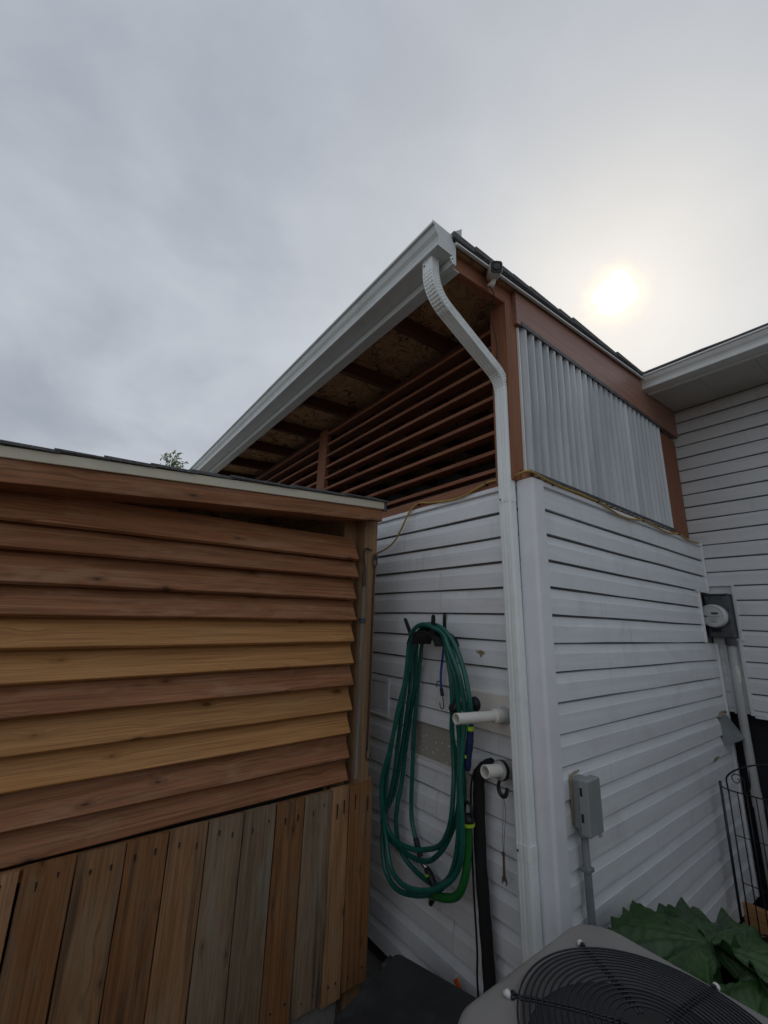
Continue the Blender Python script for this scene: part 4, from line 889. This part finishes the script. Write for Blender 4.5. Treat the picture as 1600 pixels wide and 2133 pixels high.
# ================================================================== black bin with lid
binT = thing('storage_bin', (-.40, .45, GZ), 'charcoal lidded plastic bin between the board box and the siding', 'bin')
bc = Vector((-.183, .640, -1.945)); ux = Vector((.285, -.958, 0)).normalized(); vx = Vector((-.958, -.285, 0)).normalized()
LU, LV = .52, .405
def binring(inset, z): 
    o_ = []
    for s_, t in rrect(LU / 2 - inset, LV / 2 - inset, .028, 4): o_.append(bc + ux * (LU / 2 + s_) + vx * (LV / 2 + t) + Vector((0, 0, z)))
    return o_
obj('lid', MB().loft([binring(.006, -.045), binring(.0, -.040), binring(.0, -.008), binring(.005, -.001), binring(.016, .0), binring(.024, -.004), binring(.034, -.005)]), MT['bin'], binT, smooth=True, autosmooth=30)
obj('tub', MB().loft([binring(.045, -.295), binring(.030, -.20), binring(.018, -.0455)]), MT['bin'], binT, smooth=True, autosmooth=30)
obj('hinge', MB().tube([bc + ux * .0 + vx * .04 + Vector((0, 0, -.010)), bc + vx * .10 + Vector((0, 0, -.010))], .014, 10), MT['bin'], binT, smooth=True)
sp_ = thing('plastic_packet', (-.05, .43, -2.05), 'small orange and blue plastic packet tucked behind the bin', 'packet')
q0 = Vector((-.052, .43, -1.975))
obj('orange_panel', MB().add([q0 + Vector(v) for v in ((0, .016, -.012), (0, -.004, .006), (0, -.022, -.016), (0, -.006, -.034), (.006, .016, -.012), (.006, -.004, .006), (.006, -.022, -.016), (.006, -.006, -.034))], [(0, 1, 2, 3), (7, 6, 5, 4), (0, 4, 5, 1), (1, 5, 6, 2), (2, 6, 7, 3), (3, 7, 4, 0)]), MT['orange'], sp_)
obj('blue_panel', MB().add([q0 + Vector(v) for v in ((.001, -.006, -.0345), (.001, -.022, -.0165), (.001, -.040, -.10), (.001, .02, -.10), (.007, -.006, -.0345), (.007, -.022, -.0165), (.007, -.040, -.10), (.007, .02, -.10))], [(0, 1, 2, 3), (7, 6, 5, 4), (0, 4, 5, 1), (1, 5, 6, 2), (2, 6, 7, 3), (3, 7, 4, 0)]), MT['bluep'], sp_)
obj('white_corner', MB().add([q0 + Vector(v) for v in ((-.0005, .017, -.011), (-.0005, .008, .006), (-.0005, -.003, .010), (-.0005, -.0025, .0065), (.0055, .017, -.011), (.0055, .008, .006), (.0055, -.003, .010), (.0055, -.0025, .0065))], [(0, 1, 2, 3), (7, 6, 5, 4), (0, 4, 5, 1), (1, 5, 6, 2), (2, 6, 7, 3), (3, 7, 4, 0)]), MT['whitep'], sp_)

# ================================================================== tools on the shed post
tl = thing('weeding_hook', (-.325, .785, -1.33), 'long hook tool with grey wooden handle hanging on the shed post', 'tool')
seg('hook_blade', catmull([(-.284, .790, -.263), (-.300, .788, -.258), (-.322, .788, -.258), (-.334, .788, -.275), (-.334, .788, -.31), (-.326, .788, -.36)], 5), [.003 + .002 * min(1, i / 12) for i in range(26)], MT['black_metal'], tl)
seg('socket', [(-.326, .788, -.355), (-.328, .787, -.455)], [.0065, .010], MT['black_metal'], tl)
board('handle', (-.327, .788, -1.325), (-.328, .787, -.452), (1, 0, 0), .015, .015, MT['rough_grey_wood'], tl, bow=.002)
obj('ferrule', MB().box(-.342, -.313, .774, .802, -.635, -.612), MT['galv'], tl, bevel=.003)
b2 = thing('bungee_cord', (-.262, .79, -1.25), 'long brown bungee cord hanging from an eye hook on the shed post', 'bungee')
seg('cord', catmull([(-.262, .790, -.345), (-.264, .790, -.55), (-.262, .790, -.85), (-.264, .790, -1.10), (-.266, .790, -1.22)], 6), .0042, MT['browncord'], b2)
seg('hook', catmull([(-.268, .790, -1.215), (-.270, .790, -1.245), (-.258, .790, -1.262), (-.244, .790, -1.252), (-.242, .790, -1.236)], 5), .0024, MT['black_metal'], b2)
mb = MB().tube([(-.262 + .013 * math.cos(a), .788, -.318 + .030 * math.sin(a)) for a in [2 * math.pi * i / 18 for i in range(18)]], .0035, 8, closed=True)
obj('hook_loop', mb, MT['black_metal'], b2, smooth=True)
mb = MB().tube([(-.255 + .014 * math.cos(a), .792, -.290 + .014 * math.sin(a)) for a in [2 * math.pi * i / 14 for i in range(14)]], .0028, 8, closed=True)
obj('eye_screw', mb, MT['galv'], b2, smooth=True)

# ================================================================== rhubarb
rh = thing('rhubarb_plant', (.42, -.42, GZ), 'broad leafed green rhubarb plant between the air conditioner and siding', 'plant')
rg = random.Random(4)
def leaf(base, tip_dir, L_, up, droop, seed, spread=168):
    """palmate blade: polar grid fanned round the stalk end, lobed and ruffled rim, main veins raised"""
    r2 = random.Random(seed); NR, NA = 26, 120; c0 = Vector(base); v_ = []; vn = []; p = [r2.uniform(0, 6.28) for _ in range(8)]
    veins = [rad(a) for a in (-112, -78, -47, -22, 0, 22, 47, 78, 112)]
    for i in range(NR + 1):
        q = i / NR
        for j in range(NA + 1):
            th = rad(-spread + 2 * spread * j / NA); t = abs(th) / rad(spread)
            R0 = L_ * (1.0 - .36 * t ** 1.6) * (1 - .75 * (max(0, t - .80) / .20) ** 1.5)
            R0 *= 1 + .035 * math.cos(th * 7.7 + p[0] * .3) + .050 * math.sin(th * 13 + p[1]) + .020 * math.sin(th * 31 + p[2]) + .007 * math.sin(th * 67 + p[3])
            a = tip_dir + th; r = R0 * q
            dv = min(abs(th - w_a) for w_a in veins) * (q * L_)
            ve = math.exp(-(dv / (.0055 * (1.25 - q))) ** 2) if q > .02 else 1.0
            side = math.exp(-((((q * 7.5 - min(abs(th - w_a) for w_a in veins) * 5.5) % 1.0) - .5) / .09) ** 2) * .45
            z = up * r - droop * r * r / L_ + .105 * L_ * q * q * math.sin(th * 7.7 + p[4]) + .085 * L_ * q ** 3 * math.sin(th * 17 + p[5]) + .028 * L_ * q ** 5 * math.sin(th * 39 + p[6])
            z += .034 * L_ * math.sin(min(1.0, dv / .03) * 1.57) * (1 - q * .4)
            z += .011 * L_ * math.sin(q * 47 + th * 9) * math.sin(th * 31 + q * 6)
            v_.append(c0 + Vector((math.cos(a) * r, math.sin(a) * r, z))); vn.append(max(ve, side * (1 - ve)))
    mb = MB(); n = len(v_); mb.v = v_ + [q_ - Vector((0, 0, .0012)) for q_ in v_]; m_ = NA + 1
    for i in range(NR):
        for j in range(NA):
            a = i * m_ + j; mb.f.append((a, a + 1, a + m_ + 1, a + m_)); mb.f.append((n + a, n + a + m_, n + a + m_ + 1, n + a + 1))
    o = obj('leaf', mb, MT['leaf'], rh, smooth=True)
    at = o.data.attributes.new('vein', 'FLOAT', 'POINT'); at.data.foreach_set('value', vn + vn)
    root = Vector((.33 + r2.uniform(-.05, .05), -.38 + r2.uniform(-.05, .05), GZ + .03)); e_ = c0 + Vector((0, 0, -.008)); mid = root.lerp(e_, .55)
    obj('stalk', MB().tube(catmull([root, mid, e_], 6), [.014 - .0006 * i for i in range(13)], 8), MT['stalk'], rh, smooth=True)
def leaf_mat():
    m = MT['leaf']; g = N(m.node_tree); b = m.node_tree.nodes['Principled BSDF']; L = m.node_tree.links
    src = b.inputs['Base Color'].links[0].from_socket
    at = g('ShaderNodeAttribute', attribute_name='vein')
    c = g.mix(g.math('MULTIPLY', at.outputs['Fac'], .75), (0, 0, 0), (.065, .125, .042)); L.new(src, c.node.inputs[6]); L.new(c, b.inputs['Base Color'])
    b.inputs['Subsurface Weight'].default_value = 0.0
leaf_mat()
for i_, (bx_, by_, bz_, an, L_, up_, dr_) in enumerate((
        (.25, -.36, -1.575, 50, .27, .08, .34), (.24, -.26, -1.63, 118, .19, .30, .40), (.18, -.25, -1.66, 165, .17, .30, .30), (.38, -.34, -1.61, 20, .22, .10, .40), (.34, -.44, -1.590, -10, .28, .06, .32), (.25, -.50, -1.60, -70, .30, .04, .32),
        (.20, -.45, -1.66, -130, .24, .05, .4), (.40, -.36, -1.70, 30, .34, .0, .4), (.36, -.46, -1.73, -25, .36, .0, .4), (.30, -.28, -1.74, 110, .26, .05, .4), (.28, -.52, -1.76, -85, .34, .0, .4))):
    leaf((bx_, by_, bz_), rad(an), L_, up_, dr_, i_ + 3)

# ================================================================== tree far behind the shed
tree = thing('tree', (.27, 14.9, GZ), 'leafy green tree top peeking over the shed roof', 'tree')
tb = Vector((.27, 14.9, GZ)); mb = MB().tube([tb, tb + Vector((.05, .1, 2.5)), tb + Vector((0, 0, 4.6)), tb + Vector((-.1, 0, 6.2))], [.16, .13, .08, .02], 9)
for i in range(9):
    a = i * 2.4; z = 2.4 + .4 * i; mb.tube([tb + Vector((0, 0, z)), tb + Vector((math.cos(a) * .6, math.sin(a) * .6, z + .5)), tb + Vector((math.cos(a) * 1.1, math.sin(a) * 1.1, z + .75))], [.05, .03, .01], 6)
obj('trunk', mb, MT['bark'], tree, smooth=True)
rg = random.Random(12); cr = MB(); clumps = [(Vector((rg.gauss(0, .55), rg.gauss(0, .55), 4.3 + rg.gauss(0, .75))), rg.uniform(.35, .6)) for _ in range(30)] + [(Vector((-.14, 0, 6.10)), .40), (Vector((.34, 0, 5.95)), .34), (Vector((-.1, .1, 6.42)), .18)]
for c, R0 in clumps:
    for _ in range(150):
        dr = Vector((rg.gauss(0, 1), rg.gauss(0, 1), rg.gauss(0, 1))).normalized() * R0 * rg.random() ** .4
        p = tb + c + dr; a = Vector((rg.gauss(0, 1), rg.gauss(0, 1), rg.gauss(0, 1))).normalized(); b_ = a.orthogonal().normalized(); s_ = rg.uniform(.06, .11)
        cr.add([p + a * s_, p + b_ * s_ * .5, p - a * s_, p - b_ * s_ * .5], [(0, 1, 2, 3)])
obj('crown', cr, MT['treeleaf'], tree)

# ================================================================== unseen fence behind the viewer, added only to shade the lower walls
fen = thing('added_shade_fence', (-.6, -3.4, GZ), 'unseen board fence added opposite the meter wall to shade it', 'fence')
fb = None
def shade_fence_run(p0, p1, h):
    global fb
    p0 = Vector(p0); p1 = Vector(p1); dd = (p1 - p0); n = int(dd.length / .144); ux_ = dd.normalized()
    for i in range(n):
        c = p0 + ux_ * (.144 * (i + .5))
        if fb is None:
            fb = board('shade_fence_board', (c.x, c.y, GZ + .03), (c.x, c.y, GZ + h), ux_, .140, .018, MT['fence'], fen, segs=2); q = fb
        else:
            q = fb.copy(); COL.objects.link(q)
        R_ = Matrix((Vector((0, 0, 1)), ux_, Vector((0, 0, 1)).cross(ux_))).transposed()
        q.location = Vector((c.x, c.y, GZ + .03 / 2 + h / 2 + random.uniform(-.006, .006))) - fen.location; q.rotation_quaternion = R_.to_quaternion()
shade_fence_run((-4.4, -3.4, 0), (3.6, -3.4, 0), 1.55)
shade_fence_run((-4.4, -3.4, 0), (-4.4, 1.6, 0), 1.55)
